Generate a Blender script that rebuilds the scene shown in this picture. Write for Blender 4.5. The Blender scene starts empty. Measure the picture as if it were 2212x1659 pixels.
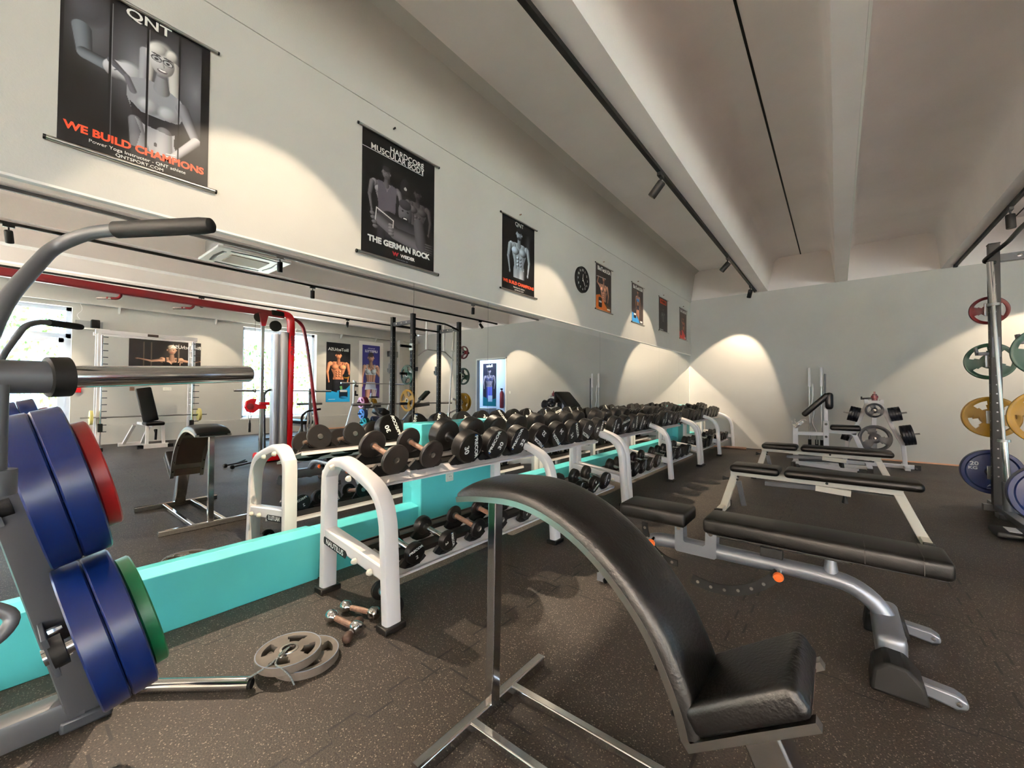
import bpy, math, random
import numpy as np
from mathutils import Vector, Matrix, Euler
PI = math.pi
D = bpy.data
SC = bpy.context.scene
COL = SC.collection
random.seed(7)

def V(*a):
    return Vector(a[0]) if len(a) == 1 else Vector(a)

def s2l(c):
    return c / 12.92 if c <= .04045 else ((c + .055) / 1.055) ** 2.4

def rgb(r, g, b):
    return (s2l(r / 255), s2l(g / 255), s2l(b / 255), 1)

# ------------------------------------------------------------------ materials
def mat(name, col, rough=.5, metal=0., bump=0., bscale=40., var=0., vscale=6., spec=.5, coat=0., col2=None):
    m = D.materials.new(name)
    m.use_nodes = True
    nt = m.node_tree
    b = nt.nodes['Principled BSDF']
    b.inputs['Base Color'].default_value = col
    b.inputs['Roughness'].default_value = rough
    b.inputs['Metallic'].default_value = metal
    b.inputs['Specular IOR Level'].default_value = spec
    b.inputs['Coat Weight'].default_value = coat
    if bump or var:
        tc = nt.nodes.new('ShaderNodeTexCoord')
    if bump:
        n = nt.nodes.new('ShaderNodeTexNoise')
        n.inputs['Scale'].default_value = bscale
        n.inputs['Detail'].default_value = 6
        nt.links.new(tc.outputs['Object'], n.inputs['Vector'])
        bp = nt.nodes.new('ShaderNodeBump')
        bp.inputs['Strength'].default_value = bump
        bp.inputs['Distance'].default_value = .005
        nt.links.new(n.outputs['Fac'], bp.inputs['Height'])
        nt.links.new(bp.outputs['Normal'], b.inputs['Normal'])
    if var:
        n = nt.nodes.new('ShaderNodeTexNoise')
        n.inputs['Scale'].default_value = vscale
        n.inputs['Detail'].default_value = 5
        nt.links.new(tc.outputs['Object'], n.inputs['Vector'])
        mx = nt.nodes.new('ShaderNodeMix')
        mx.data_type = 'RGBA'
        mx.inputs[6].default_value = col
        mx.inputs[7].default_value = col2 or tuple(c * (1 - var) for c in col[:3]) + (1,)
        cr = nt.nodes.new('ShaderNodeMapRange')
        cr.inputs[1].default_value = .4
        cr.inputs[2].default_value = .65
        nt.links.new(n.outputs['Fac'], cr.inputs[0])
        nt.links.new(cr.outputs[0], mx.inputs[0])
        nt.links.new(mx.outputs[2], b.inputs['Base Color'])
    return m

def emis(name, col, st):
    m = D.materials.new(name)
    m.use_nodes = True
    b = m.node_tree.nodes['Principled BSDF']
    b.inputs['Base Color'].default_value = (.02, .02, .02, 1)
    b.inputs['Emission Color'].default_value = col
    b.inputs['Emission Strength'].default_value = st
    return m

MT = {}
MT['wall'] = mat('white_wall_paint', rgb(194, 192, 185), .75, bump=.12, bscale=120, var=.06, vscale=1.3)
MT['ceil'] = mat('painted_concrete', rgb(247, 239, 234), .8, bump=.2, bscale=60, var=.07, vscale=1.1)
MT['lampshaft'] = mat('black_lamp_shaft', (0, 0, 0, 1), 1., spec=0.)
MT['cyan'] = mat('turquoise_paint', rgb(88, 200, 204), .42, bump=.15, bscale=14, var=.06, vscale=4)
MT['whitemetal'] = mat('white_enamel', rgb(232, 226, 224), .32, bump=.03, bscale=50)
MT['warmwhite'] = mat('ivory_enamel', rgb(222, 214, 196), .35)
MT['blackmetal'] = mat('black_powder_coat', rgb(15, 17, 18), .5, bump=.05, bscale=200, spec=.3)
MT['matblack'] = mat('matte_black', rgb(9, 9, 9), .6, spec=.25)
MT['rubber'] = mat('black_rubber', rgb(15, 13, 12), .42, bump=.04, bscale=90, var=.3, vscale=12, spec=.32)
MT['castgrey'] = mat('worn_grey_rubber', rgb(96, 88, 80), .5, bump=.05, bscale=90, var=.2, vscale=20)
MT['rubber2'] = mat('worn_rubber', rgb(28, 22, 19), .5, bump=.08, bscale=60, var=.35, vscale=14)
MT['leather'] = mat('black_leatherette', rgb(7, 6, 5), .42, bump=.10, bscale=220, spec=.24)
MT['leather2'] = mat('creased_leatherette', rgb(7, 6, 6), .36, bump=.25, bscale=110, spec=.34)
MT['chrome'] = mat('chrome', rgb(215, 214, 212), .13, 1., bump=.02, bscale=30)
MT['steel'] = mat('brushed_steel', rgb(170, 166, 160), .3, 1., bump=.03, bscale=80)
MT['silver'] = mat('silver_paint', rgb(140, 142, 148), .34, .6)
MT['grey'] = mat('graphite_paint', rgb(82, 84, 88), .38, .3)
MT['darkgrey'] = mat('dark_grey_paint', rgb(52, 56, 62), .4, .2)
MT['blueplate'] = mat('blue_bumper_rubber', rgb(2, 20, 66), .3, bump=.02, bscale=60, spec=.5)
MT['redplate'] = mat('red_plate_rubber', rgb(140, 14, 18), .35)
MT['darkred'] = mat('dark_red_rubber', rgb(84, 4, 14), .4, spec=.35)
MT['greenplate'] = mat('green_plate_rubber', rgb(8, 92, 58), .35)
MT['darkgreen'] = mat('dark_green_rubber', rgb(2, 52, 38), .4, spec=.35)
MT['yellowplate'] = mat('yellow_plate_rubber', rgb(150, 112, 6), .38, spec=.4)
MT['navyplate'] = mat('black_blue_plate', rgb(12, 16, 26), .4, spec=.3)
MT['tealplate'] = mat('teal_plate', rgb(60, 190, 205), .35)
MT['pinkplate'] = mat('pink_plate', rgb(226, 160, 205), .35)
MT['lightblueplate'] = mat('light_blue_plate', rgb(90, 150, 230), .35)
MT['darkblue'] = mat('dark_blue_plate', rgb(14, 30, 80), .35)
MT['cream'] = mat('cream_plate', rgb(226, 214, 128), .4)
MT['red'] = mat('red_gloss_paint', rgb(190, 6, 18), .25, spec=.5)
MT['maroon'] = mat('maroon_paint', rgb(116, 10, 24), .3)
MT['orange'] = mat('orange_plastic', rgb(235, 112, 50), .35)
MT['white'] = mat('white_plastic', rgb(235, 235, 230), .4)
MT['ink'] = mat('white_print', rgb(238, 238, 232), .5)
MT['orangeink'] = mat('orange_print', rgb(226, 74, 36), .5)
MT['blueink'] = mat('blue_print', rgb(30, 110, 200), .5)
MT['greyink'] = mat('grey_print', rgb(120, 130, 145), .5)
MT['redink'] = mat('red_print', rgb(170, 30, 40), .5)
MT['brownboard'] = mat('brown_fibreboard', rgb(58, 38, 26), .7, bump=.1, bscale=90)
MT['tan'] = mat('tan_grip', rgb(140, 106, 86), .55, bump=.3, bscale=150, var=.3, vscale=60)
MT['beigepanel'] = mat('perforated_panel', rgb(150, 138, 118), .6)
MT['greypanel'] = mat('grey_panel', rgb(150, 150, 148), .6)
MT['shroud'] = mat('silver_shroud', rgb(176, 176, 184), .35, .5)
MT['outlet'] = mat('ivory_plastic', rgb(228, 226, 214), .4)
MT['door'] = mat('blue_white_paint', rgb(196, 214, 236), .6)
MT['signgreen'] = mat('sign_green', rgb(20, 110, 80), .5)
MT['cordm'] = mat('speckled_cord', rgb(120, 128, 128), .7, var=.7, vscale=160)
MT['upvc'] = mat('white_window_frame', rgb(214, 224, 240), .4)
MT['lens'] = emis('lamp_lens', (1, .86, .66, 1), 14)
MT['trimwood'] = mat('orange_beige_skirting', rgb(214, 160, 128), .6)
MT['lip'] = mat('white_edge', rgb(236, 232, 224), .5)

def mirror_mat():
    m = D.materials.new('mirror_glass')
    m.use_nodes = True
    nt = m.node_tree
    nt.nodes.clear()
    o = nt.nodes.new('ShaderNodeOutputMaterial')
    g = nt.nodes.new('ShaderNodeBsdfGlossy')
    g.inputs['Color'].default_value = (.90, .915, .905, 1)
    g.inputs['Roughness'].default_value = 0
    t = nt.nodes.new('ShaderNodeBsdfTransparent')
    t.inputs['Color'].default_value = (1, 1, 1, 1)
    mx = nt.nodes.new('ShaderNodeMixShader')
    mx.inputs[0].default_value = .05  # small see-through share for the added lamps behind the mirror
    nt.links.new(g.outputs[0], mx.inputs[1])
    nt.links.new(t.outputs[0], mx.inputs[2])
    nt.links.new(mx.outputs[0], o.inputs[0])
    return m
MT['mirror'] = mirror_mat()

def glass_mat():
    m = D.materials.new('window_glass')
    m.use_nodes = True
    nt = m.node_tree
    nt.nodes.clear()
    o = nt.nodes.new('ShaderNodeOutputMaterial')
    g = nt.nodes.new('ShaderNodeBsdfGlossy')
    g.inputs['Roughness'].default_value = .02
    t = nt.nodes.new('ShaderNodeBsdfTransparent')
    t.inputs['Color'].default_value = (.94, .97, .96, 1)
    mx = nt.nodes.new('ShaderNodeMixShader')
    mx.inputs[0].default_value = .06
    nt.links.new(t.outputs[0], mx.inputs[1])
    nt.links.new(g.outputs[0], mx.inputs[2])
    nt.links.new(mx.outputs[0], o.inputs[0])
    return m
MT['glass'] = glass_mat()

def floor_mat():
    m = D.materials.new('rubber_puzzle_floor')
    m.use_nodes = True
    nt = m.node_tree
    N, L = nt.nodes, nt.links
    b = N['Principled BSDF']
    tc = N.new('ShaderNodeTexCoord')
    sep = N.new('ShaderNodeSeparateXYZ')
    L.new(tc.outputs['Object'], sep.inputs[0])

    def mth(op, a, c=None, clamp=False):
        n = N.new('ShaderNodeMath')
        n.operation = op
        n.use_clamp = clamp
        for i, v in enumerate((a, c)):
            if v is None:
                continue
            if isinstance(v, (int, float)):
                n.inputs[i].default_value = v
            else:
                L.new(v, n.inputs[i])
        return n.outputs[0]

    def seam(u, v, T, off):
        # dovetail joint running along v at u = k*T + off
        s = mth('SINE', mth('MULTIPLY', v, 2 * PI / .235))
        s3 = mth('SINE', mth('MULTIPLY', v, 6 * PI / .235))
        w = mth('MULTIPLY', mth('ADD', s, mth('MULTIPLY', s3, .30)), 2.6)
        w = mth('MINIMUM', mth('MAXIMUM', w, -1), 1)
        uu = mth('ADD', mth('SUBTRACT', u, off), mth('MULTIPLY', w, .028))
        f = mth('SUBTRACT', mth('FRACT', mth('ADD', mth('DIVIDE', uu, T), 100.5)), .5)
        return mth('MULTIPLY', mth('ABSOLUTE', f), T)
    d1 = seam(sep.outputs[0], sep.outputs[1], .94, .30)
    d2 = seam(sep.outputs[1], sep.outputs[0], .94, .22)
    d = mth('MINIMUM', d1, d2)
    line = mth('LESS_THAN', d, .0048)
    # flecks
    vo = N.new('ShaderNodeTexVoronoi')
    vo.inputs['Scale'].default_value = 300
    L.new(tc.outputs['Object'], vo.inputs['Vector'])
    sc = N.new('ShaderNodeSeparateColor')
    L.new(vo.outputs['Color'], sc.inputs[0])
    fl = mth('GREATER_THAN', sc.outputs[0], .955)
    n1 = N.new('ShaderNodeTexNoise')
    n1.inputs['Scale'].default_value = 170
    n1.inputs['Detail'].default_value = 4
    L.new(tc.outputs['Object'], n1.inputs['Vector'])
    n2 = N.new('ShaderNodeTexNoise')
    n2.inputs['Scale'].default_value = 1.4
    n2.inputs['Detail'].default_value = 4
    L.new(tc.outputs['Object'], n2.inputs['Vector'])
    r1 = N.new('ShaderNodeMapRange')
    r1.inputs[1].default_value = .35
    r1.inputs[2].default_value = .7
    L.new(n1.outputs['Fac'], r1.inputs[0])
    m1 = N.new('ShaderNodeMix')
    m1.data_type = 'RGBA'
    m1.inputs[6].default_value = rgb(26, 22, 20)
    m1.inputs[7].default_value = rgb(66, 57, 49)
    L.new(r1.outputs[0], m1.inputs[0])
    m2 = N.new('ShaderNodeMix')
    m2.data_type = 'RGBA'
    m2.inputs[7].default_value = rgb(170, 158, 142)
    L.new(m1.outputs[2], m2.inputs[6])
    L.new(mth('MULTIPLY', fl, .5), m2.inputs[0])
    m3 = N.new('ShaderNodeMix')
    m3.data_type = 'RGBA'
    m3.inputs[7].default_value = (.003, .003, .003, 1)
    L.new(m2.outputs[2], m3.inputs[6])
    L.new(line, m3.inputs[0])
    L.new(m3.outputs[2], b.inputs['Base Color'])
    r2 = N.new('ShaderNodeMapRange')
    r2.inputs[3].default_value = .5
    b.inputs['Specular IOR Level'].default_value = .4
    r2.inputs[4].default_value = .68
    L.new(n2.outputs['Fac'], r2.inputs[0])
    L.new(r2.outputs[0], b.inputs['Roughness'])
    bp = N.new('ShaderNodeBump')
    bp.inputs['Strength'].default_value = .35
    bp.inputs['Distance'].default_value = .003
    h = mth('SUBTRACT', n1.outputs['Fac'], mth('MULTIPLY', line, 1.5))
    L.new(h, bp.inputs['Height'])
    L.new(bp.outputs['Normal'], b.inputs['Normal'])
    return m
MT['floor'] = floor_mat()

def print_mat():
    m = D.materials.new('printed_picture')
    m.use_nodes = True
    nt = m.node_tree
    b = nt.nodes['Principled BSDF']
    a = nt.nodes.new('ShaderNodeAttribute')
    a.attribute_name = 'print'
    nt.links.new(a.outputs['Color'], b.inputs['Base Color'])
    b.inputs['Roughness'].default_value = .42
    b.inputs['Specular IOR Level'].default_value = .22
    return m
MT['print'] = print_mat()

def leaf_mat():
    m = mat('hedge_leaves', rgb(52, 96, 30), .6, var=1, vscale=5, col2=rgb(128, 160, 88))
    return m
MT['leaf'] = leaf_mat()

# ------------------------------------------------------------------ mesh builder
class B:
    def __init__(s):
        s.v, s.f, s.mi, s.sm = [], [], [], []
        s.cur = 0
    def add(s, vs, fs, smooth=False):
        o = len(s.v)
        s.v += [Vector(v) for v in vs]
        for f in fs:
            s.f.append([i + o for i in f])
            s.mi.append(s.cur)
            s.sm.append(smooth)
        return s
    def box(s, c, d, R=None):
        x, y, z = d[0] / 2, d[1] / 2, d[2] / 2
        vs = [Vector((a, b, e)) for a in (-x, x) for b in (-y, y) for e in (-z, z)]
        if R is not None:
            vs = [R @ v for v in vs]
        c = Vector(c)
        vs = [v + c for v in vs]
        return s.add(vs, [(0, 1, 3, 2), (4, 6, 7, 5), (0, 4, 5, 1), (2, 3, 7, 6), (0, 2, 6, 4), (1, 5, 7, 3)])
    def box2(s, a, b):
        a, b = Vector(a), Vector(b)
        return s.box((a + b) / 2, [abs(q) for q in (b - a)])
    def sweep(s, pts, prof, up=(0, 1, 0), smooth=False, caps=True):
        # prof: list of (a,b): a along up, b along (t x up)
        pts = [Vector(p) for p in pts]
        up = Vector(up).normalized()
        n, k = len(pts), len(prof)
        rings = []
        for i, p in enumerate(pts):
            t0 = (pts[i] - pts[i - 1]).normalized() if i else None
            t1 = (pts[i + 1] - pts[i]).normalized() if i < n - 1 else None
            t = (t0 or t1) + (t1 or t0)
            t.normalize()
            sc = 1.
            if t0 is not None and t1 is not None:
                sc = 1 / max(.5, math.sqrt((1 + t0.dot(t1)) / 2))
            u = (up - t * up.dot(t))
            if u.length < 1e-4:
                u = Vector((1, 0, 0)) - t * t.x
            u.normalize()
            w = t.cross(u)
            rings.append([p + u * a + w * (b * sc) for a, b in prof])
        vs = [v for r in rings for v in r]
        fs = [(i * k + j, i * k + (j + 1) % k, (i + 1) * k + (j + 1) % k, (i + 1) * k + j) for i in range(n - 1) for j in range(k)]
        s.add(vs, fs, smooth)
        if caps:
            s.add(rings[0], [tuple(range(k))[::-1]])
            s.add(rings[-1], [tuple(range(k))])
        return s
    def bar(s, p0, p1, w, h, up=(0, 0, 1)):
        # rectangular bar: h along up, w across
        return s.sweep([p0, p1], [(-h / 2, -w / 2), (-h / 2, w / 2), (h / 2, w / 2), (h / 2, -w / 2)], up)
    def rbar(s, pts, w, h, up=(0, 0, 1), r=.008, smooth=False):
        pr = []
        for cx, cy, a0 in ((h / 2 - r, w / 2 - r, 0), (-h / 2 + r, w / 2 - r, 90), (-h / 2 + r, -w / 2 + r, 180), (h / 2 - r, -w / 2 + r, 270)):
            for q in (0, 45, 90):
                a = math.radians(a0 + q)
                pr.append((cx + r * math.cos(a), cy + r * math.sin(a)))
        return s.sweep(pts, pr[::-1], up, smooth=True)
    def tube(s, pts, r, n=12, caps=True):
        pts = [Vector(p) for p in pts]
        if not isinstance(r, (list, tuple)):
            r = [r] * len(pts)
        t = (pts[1] - pts[0]).normalized()
        u = t.orthogonal().normalized()
        rings = []
        for i, p in enumerate(pts):
            t0 = (pts[i] - pts[i - 1]).normalized() if i else None
            t1 = (pts[i + 1] - pts[i]).normalized() if i < len(pts) - 1 else None
            t = ((t0 or t1) + (t1 or t0)).normalized()
            u = (u - t * u.dot(t)).normalized()
            w = t.cross(u)
            rings.append([p + (u * math.cos(2 * PI * j / n) + w * math.sin(2 * PI * j / n)) * r[i] for j in range(n)])
        vs = [v for q in rings for v in q]
        fs = [(i * n + j, i * n + (j + 1) % n, (i + 1) * n + (j + 1) % n, (i + 1) * n + j) for i in range(len(pts) - 1) for j in range(n)]
        s.add(vs, fs, True)
        if caps:
            s.add(rings[0], [tuple(range(n))[::-1]])
            s.add(rings[-1], [tuple(range(n))])
        return s
    def lathe(s, prof, c=(0, 0, 0), ax=(0, 0, 1), n=32, smooth=True, caps=True):
        # prof: list of (radius, along axis)
        ax = Vector(ax).normalized()
        u = ax.orthogonal().normalized()
        w = ax.cross(u)
        c = Vector(c)
        k = len(prof)
        vs = []
        for r, h in prof:
            for j in range(n):
                a = 2 * PI * j / n
                vs.append(c + ax * h + (u * math.cos(a) + w * math.sin(a)) * r)
        fs = [(i * n + j, i * n + (j + 1) % n, (i + 1) * n + (j + 1) % n, (i + 1) * n + j) for i in range(k - 1) for j in range(n)]
        if caps and prof[0][0] > 1e-5:
            fs.append(tuple(range(n))[::-1])
        if caps and prof[-1][0] > 1e-5:
            fs.append(tuple((k - 1) * n + j for j in range(n)))
        return s.add(vs, fs, smooth)
    def prism(s, outline, vec, smooth=False):
        # outline: list of 3D points, extruded by vec
        a = [Vector(p) for p in outline]
        vec = Vector(vec)
        n = len(a)
        s.add(a + [p + vec for p in a], [tuple(range(n))[::-1], tuple(range(n, 2 * n))] + [(i, (i + 1) % n, n + (i + 1) % n, n + i) for i in range(n)], smooth)
        return s
    def pad(s, c, d, R=None, r=.03, seg=3, bulge=0.):
        # cushion: box with rounded edges (superellipsoid grid)
        x, y, z = d[0] / 2, d[1] / 2, d[2] / 2
        r = min(r, x, y, z)
        nx = [-x, -x + r * .3, -x + r, 0, x - r, x - r * .3, x]
        def coords(h):
            q = []
            for a in range(seg + 1):
                q.append(-h + r - r * math.cos(PI / 2 * a / seg))
            q2 = [-v for v in q[::-1]]
            return q + [0.] + q2
        X, Y, Z = coords(x), coords(y), coords(z)
        def surf(px, py, pz):
            p = Vector((px, py, pz))
            core = Vector((max(-x + r, min(x - r, px)), max(-y + r, min(y - r, py)), max(-z + r, min(z - r, pz))))
            q = p - core
            if q.length > 1e-7:
                q = q.normalized() * r
                return core + q
            return p
        idx, vs, fs = {}, [], []
        def gv(p):
            q = surf(*p)
            if bulge and q.z > 0:
                q.z += bulge * (1 - (q.x / x) ** 2) * (1 - (q.y / y) ** 2)
            key = (round(q.x, 6), round(q.y, 6), round(q.z, 6))
            if key not in idx:
                idx[key] = len(vs)
                vs.append(q)
            return idx[key]
        def face(g, A, Bc, flip):
            for i in range(len(A) - 1):
                for j in range(len(Bc) - 1):
                    q = [gv(g(A[i], Bc[j])), gv(g(A[i + 1], Bc[j])), gv(g(A[i + 1], Bc[j + 1])), gv(g(A[i], Bc[j + 1]))]
                    if flip:
                        q = q[::-1]
                    q2 = []
                    for e in q:
                        if e not in q2:
                            q2.append(e)
                    if len(q2) > 2:
                        fs.append(q2)
        face(lambda a, b: (a, b, z), X, Y, False)
        face(lambda a, b: (a, b, -z), X, Y, True)
        face(lambda a, b: (a, -y, b), X, Z, False)
        face(lambda a, b: (a, y, b), X, Z, True)
        face(lambda a, b: (-x, a, b), Y, Z, True)
        face(lambda a, b: (x, a, b), Y, Z, False)
        if R is not None:
            vs = [R @ v for v in vs]
        c = Vector(c)
        return s.add([v + c for v in vs], fs, True)
    def plate(s, R, t, rh=.026, holes=3, r1=.42, r2=.80, frac=.55, c=(0, 0, 0), ax=(1, 0, 0), n=48, web=.55, rot=0.):
        # weight plate with grip holes; centred on c, axis ax
        ax = Vector(ax).normalized()
        u = Vector((0, 0, 1)) - ax * ax.z
        if u.length < .1:
            u = Vector((1, 0, 0)) - ax * ax.x
        u.normalize()
        w = ax.cross(u)
        c = Vector(c)
        rad = [rh, R * .22, R * r1, R * (r1 + r2) / 2, R * r2, R * .90, R * .975, R]
        hh = [t * .5, t * .5, t * web / 2, t * web / 2, t * web / 2, t * .46, t * .5, t * .42]
        if holes == 0:
            hh = [t * .5, t * .45, t * .40, t * .40, t * .40, t * .45, t * .5, t * .42]
        K = len(rad)
        def hole(i, j):
            if holes == 0 or not (2 <= i < 4):
                return False
            ph = ((j + .5) / n * holes) % 1.
            return abs(ph - .5) < frac / 2 * (1. if i == 3 else .85)
        vs = []
        for side in (1, -1):
            for i in range(K):
                for j in range(n):
                    a = 2 * PI * j / n + rot
                    vs.append(c + (u * math.cos(a) + w * math.sin(a)) * rad[i] + ax * (hh[i] * side))
        F = lambda i, j: i * n + j % n
        Bk = lambda i, j: K * n + i * n + j % n
        fs = []
        for i in range(K - 1):
            for j in range(n):
                if hole(i, j):
                    continue
                fs.append((F(i, j), F(i + 1, j), F(i + 1, j + 1), F(i, j + 1)))
                fs.append((Bk(i, j), Bk(i, j + 1), Bk(i + 1, j + 1), Bk(i + 1, j)))
                if hole(i, j + 1) :
                    fs.append((F(i, j + 1), F(i + 1, j + 1), Bk(i + 1, j + 1), Bk(i, j + 1)))
                if hole(i, j - 1):
                    fs.append((F(i, j), Bk(i, j), Bk(i + 1, j), F(i + 1, j)))
                if i + 1 < K - 1 and hole(i + 1, j):
                    fs.append((F(i + 1, j), Bk(i + 1, j), Bk(i + 1, j + 1), F(i + 1, j + 1)))
                if i > 0 and hole(i - 1, j):
                    fs.append((F(i, j), F(i, j + 1), Bk(i, j + 1), Bk(i, j)))
        for j in range(n):
            fs.append((F(K - 1, j), Bk(K - 1, j), Bk(K - 1, j + 1), F(K - 1, j + 1)))
            fs.append((F(0, j), F(0, j + 1), Bk(0, j + 1), Bk(0, j)))
        return s.add(vs, fs, True)

WL = {}

def link(name, b, mats, parent=None, bevel=0., subd=0, base=True):
    if not isinstance(mats, (list, tuple)):
        mats = [mats]
    if parent is not None:
        off = WL[parent]
    elif base:
        xs = [v.x for v in b.v]; ys = [v.y for v in b.v]; zs = [v.z for v in b.v]
        off = Vector(((min(xs) + max(xs)) / 2, (min(ys) + max(ys)) / 2, min(zs)))
    else:
        off = Vector((0, 0, 0))
    me = D.meshes.new(name)
    me.from_pydata([tuple(v - off) for v in b.v], [], b.f)
    for m in mats:
        me.materials.append(MT[m] if isinstance(m, str) else m)
    me.polygons.foreach_set('material_index', b.mi)
    me.polygons.foreach_set('use_smooth', [True] * len(b.f))
    me.update()
    try:
        me.set_sharp_from_angle(angle=math.radians(38))
    except Exception:
        pass
    o = D.objects.new(name, me)
    COL.objects.link(o)
    if parent is not None:
        o.parent = parent
    else:
        o.location = off
    WL[o] = off.copy()
    if bevel:
        md = o.modifiers.new('bevel', 'BEVEL')
        md.width = bevel
        md.segments = 2
        md.limit_method = 'ANGLE'
        md.angle_limit = math.radians(40)
    return o

def tag(o, label, cat, group=None):
    o['label'] = label
    o['category'] = cat
    if group:
        o['group'] = group
    return o

def thing(name, label, cat, loc=(0, 0, 0), group=None):
    o = D.objects.new(name, None)
    o.empty_display_size = .05
    COL.objects.link(o)
    o.location = loc
    WL[o] = Vector(loc)
    return tag(o, label, cat, group)

def single(name, b, m, label, cat, group=None, bevel=0.):
    return tag(link(name, b, m, None, bevel), label, cat, group)

def struct(name, b, m, parent=None, bevel=0.):
    o = link(name, b, m, parent, bevel, base=False)
    if parent is None:
        o['kind'] = 'structure'
    return o

def dup(o, loc=None, rot=None, label=None, group=None, parent=None, fn=None):
    c = o.copy()
    COL.objects.link(c)
    if parent is not None:
        c.parent = parent
        c.matrix_parent_inverse = o.matrix_parent_inverse
    WL[c] = WL.get(o, Vector((0, 0, 0)))
    for ch in [q for q in D.objects if q.parent == o]:
        dup(ch, parent=c, fn=fn)
    if loc is not None:
        c.location = loc
    if rot is not None:
        c.rotation_euler = rot
    if label:
        c['label'] = label
    if group:
        c['group'] = group
    if fn:
        fn(c)
    return c

KIDS = {}
def arc(c, r, a0, a1, n, plane='xz'):
    out = []
    for i in range(n + 1):
        a = math.radians(a0 + (a1 - a0) * i / n)
        p, q = r * math.cos(a), r * math.sin(a)
        out.append({'xz': (c[0] + p, c[1], c[2] + q), 'yz': (c[0], c[1] + p, c[2] + q), 'xy': (c[0] + p, c[1] + q, c[2])}[plane])
    return out

def rnd(pts, r=.05, n=5):
    # round the corners of a polyline
    pts = [Vector(p) for p in pts]
    out = [pts[0]]
    for i in range(1, len(pts) - 1):
        a, b, c = pts[i - 1], pts[i], pts[i + 1]
        rr = min(r, (a - b).length * .48, (c - b).length * .48)
        p0 = b + (a - b).normalized() * rr
        p1 = b + (c - b).normalized() * rr
        for k in range(n + 1):
            t = k / n
            out.append(p0 * (1 - t) ** 2 + b * 2 * t * (1 - t) + p1 * t * t)
    out.append(pts[-1])
    return out

# text -> flat mesh verts/faces in (x right, y up) plane, centred
_TX = {}
def text_geo(txt, size, bold=0., sx=1., align='CENTER'):
    key = (txt, size, bold, sx, align)
    if key in _TX:
        return _TX[key]
    cu = D.curves.new('t', 'FONT')
    cu.body = txt
    cu.size = size
    cu.align_x = align
    cu.align_y = 'CENTER'
    cu.offset = bold
    cu.resolution_u = 3
    o = D.objects.new('t', cu)
    COL.objects.link(o)
    dg = bpy.context.evaluated_depsgraph_get()
    dg.update()
    me = D.meshes.new_from_object(o.evaluated_get(dg))
    vs = [Vector((v.co.x * sx, v.co.y, 0)) for v in me.vertices]
    fs = [tuple(p.vertices) for p in me.polygons]
    D.objects.remove(o)
    D.curves.remove(cu)
    D.meshes.remove(me)
    _TX[key] = (vs, fs)
    return vs, fs

def put_text(b, txt, size, o, right, up, bold=0., sx=1., align='CENTER', mi=0):
    vs, fs = text_geo(txt, size, bold, sx, align)
    o, right, up = Vector(o), Vector(right), Vector(up)
    b.cur = mi
    b.add([o + right * v.x + up * v.y for v in vs], fs)
    b.cur = 0
    return b
# ------------------------------------------------------------------ room
XR, YF, YB = 9.60, -6.6, 9.63
ZB, ZC = 3.23, 3.87
b = B(); b.box2((-.05, YF - .2, -.2), (XR + .1, YB + 2.4, 0)); struct('floor', b, 'floor')
# mirror wall: above the mirror, plinth below, and an added dark shaft behind for the mirror lamps
b = B()
b.box2((-.25, YF, 2.0), (.012, YB, 3.18))
b.box2((-.25, YF, 3.18), (.02, YB, 3.95))
b.prism([(.02, YF, 3.185), (.11, YF, 3.80), (.24, YF, 3.90), (.0, YF, 3.95), (.0, YF, 3.185)], (0, YB - YF, 0))
b.box2((-.012, YF, 0), (-.007, YB, .295))
struct('wall_left', b, 'wall')
b = B()
b.box2((-2.6, YF, -.1), (-2.5, YB + .2, 4)); b.box2((-2.6, YF - .1, -.1), (-.25, YF, 4)); b.box2((-2.6, YB, -.1), (-.02, YB + .1, 4))
b.box2((-2.6, YF, -.1), (-.25, YB, 0)); b.box2((-2.6, YF, 3.95), (-.2, YB, 4.05))
struct('added_lamp_shaft', b, 'lampshaft')  # made-up chamber, houses the added lamps and keeps out sky light
b = B(); b.box2((.0, YF, 1.995), (.018, YB, 2.006)); struct('trim_1', b, 'lip')
# plinth
b = B()
b.prism([(-.008, YF, 0), (.07, YF, 0), (.10, YF, .268), (.10, YF, .288), (-.008, YF, .302)], (0, 1.235 - YF, 0))
b.prism([(-.008, 1.235, 0), (.055, 1.235, 0), (.085, 1.235, .262), (.085, 1.235, .283), (-.008, 1.235, .302)], (0, YB - 1.235, 0))
struct('wall_plinth', b, 'cyan', bevel=.004)
for y0, y1 in ((1.987, 2.847), (8.35, 9.15)):
    b = B(); b.box2((-.006, y0, 0), (.114, y1, .903)); o = struct('wall_pier', b, 'cyan', bevel=.006)
# mirror panels
seams = [YF, -1.6, 1.99, 2.854, 5.178, 7.586, 8.781, YB]
spots = ['behind the weight storage machine', 'nearest the camera, above the turquoise plinth', 'above the turquoise pier with the power socket', 'behind the start of the middle dumbbell rack', 'reflecting the preacher bench', 'second from the far corner', 'last one in the far corner']
for i in range(len(seams) - 1):
    b = B(); ya, yb = seams[i] + .0015, seams[i + 1] - .0015
    q = [(0, ya, .297), (0, yb, .297), (0, yb, 1.998), (0, ya, 1.998)]
    b.add(q, [(0, 1, 2, 3)]); b.cur = 1
    b.add(q + [(-.006, y, z) for x, y, z in q], [(0, 4, 5, 1), (1, 5, 6, 2), (2, 6, 7, 3), (3, 7, 4, 0)]); b.cur = 0
    single('mirror_panel', b, ['mirror', 'darkgrey'], 'tall frameless wall mirror panel ' + spots[i], 'mirror', 'mirror panels along the left wall')
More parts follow.
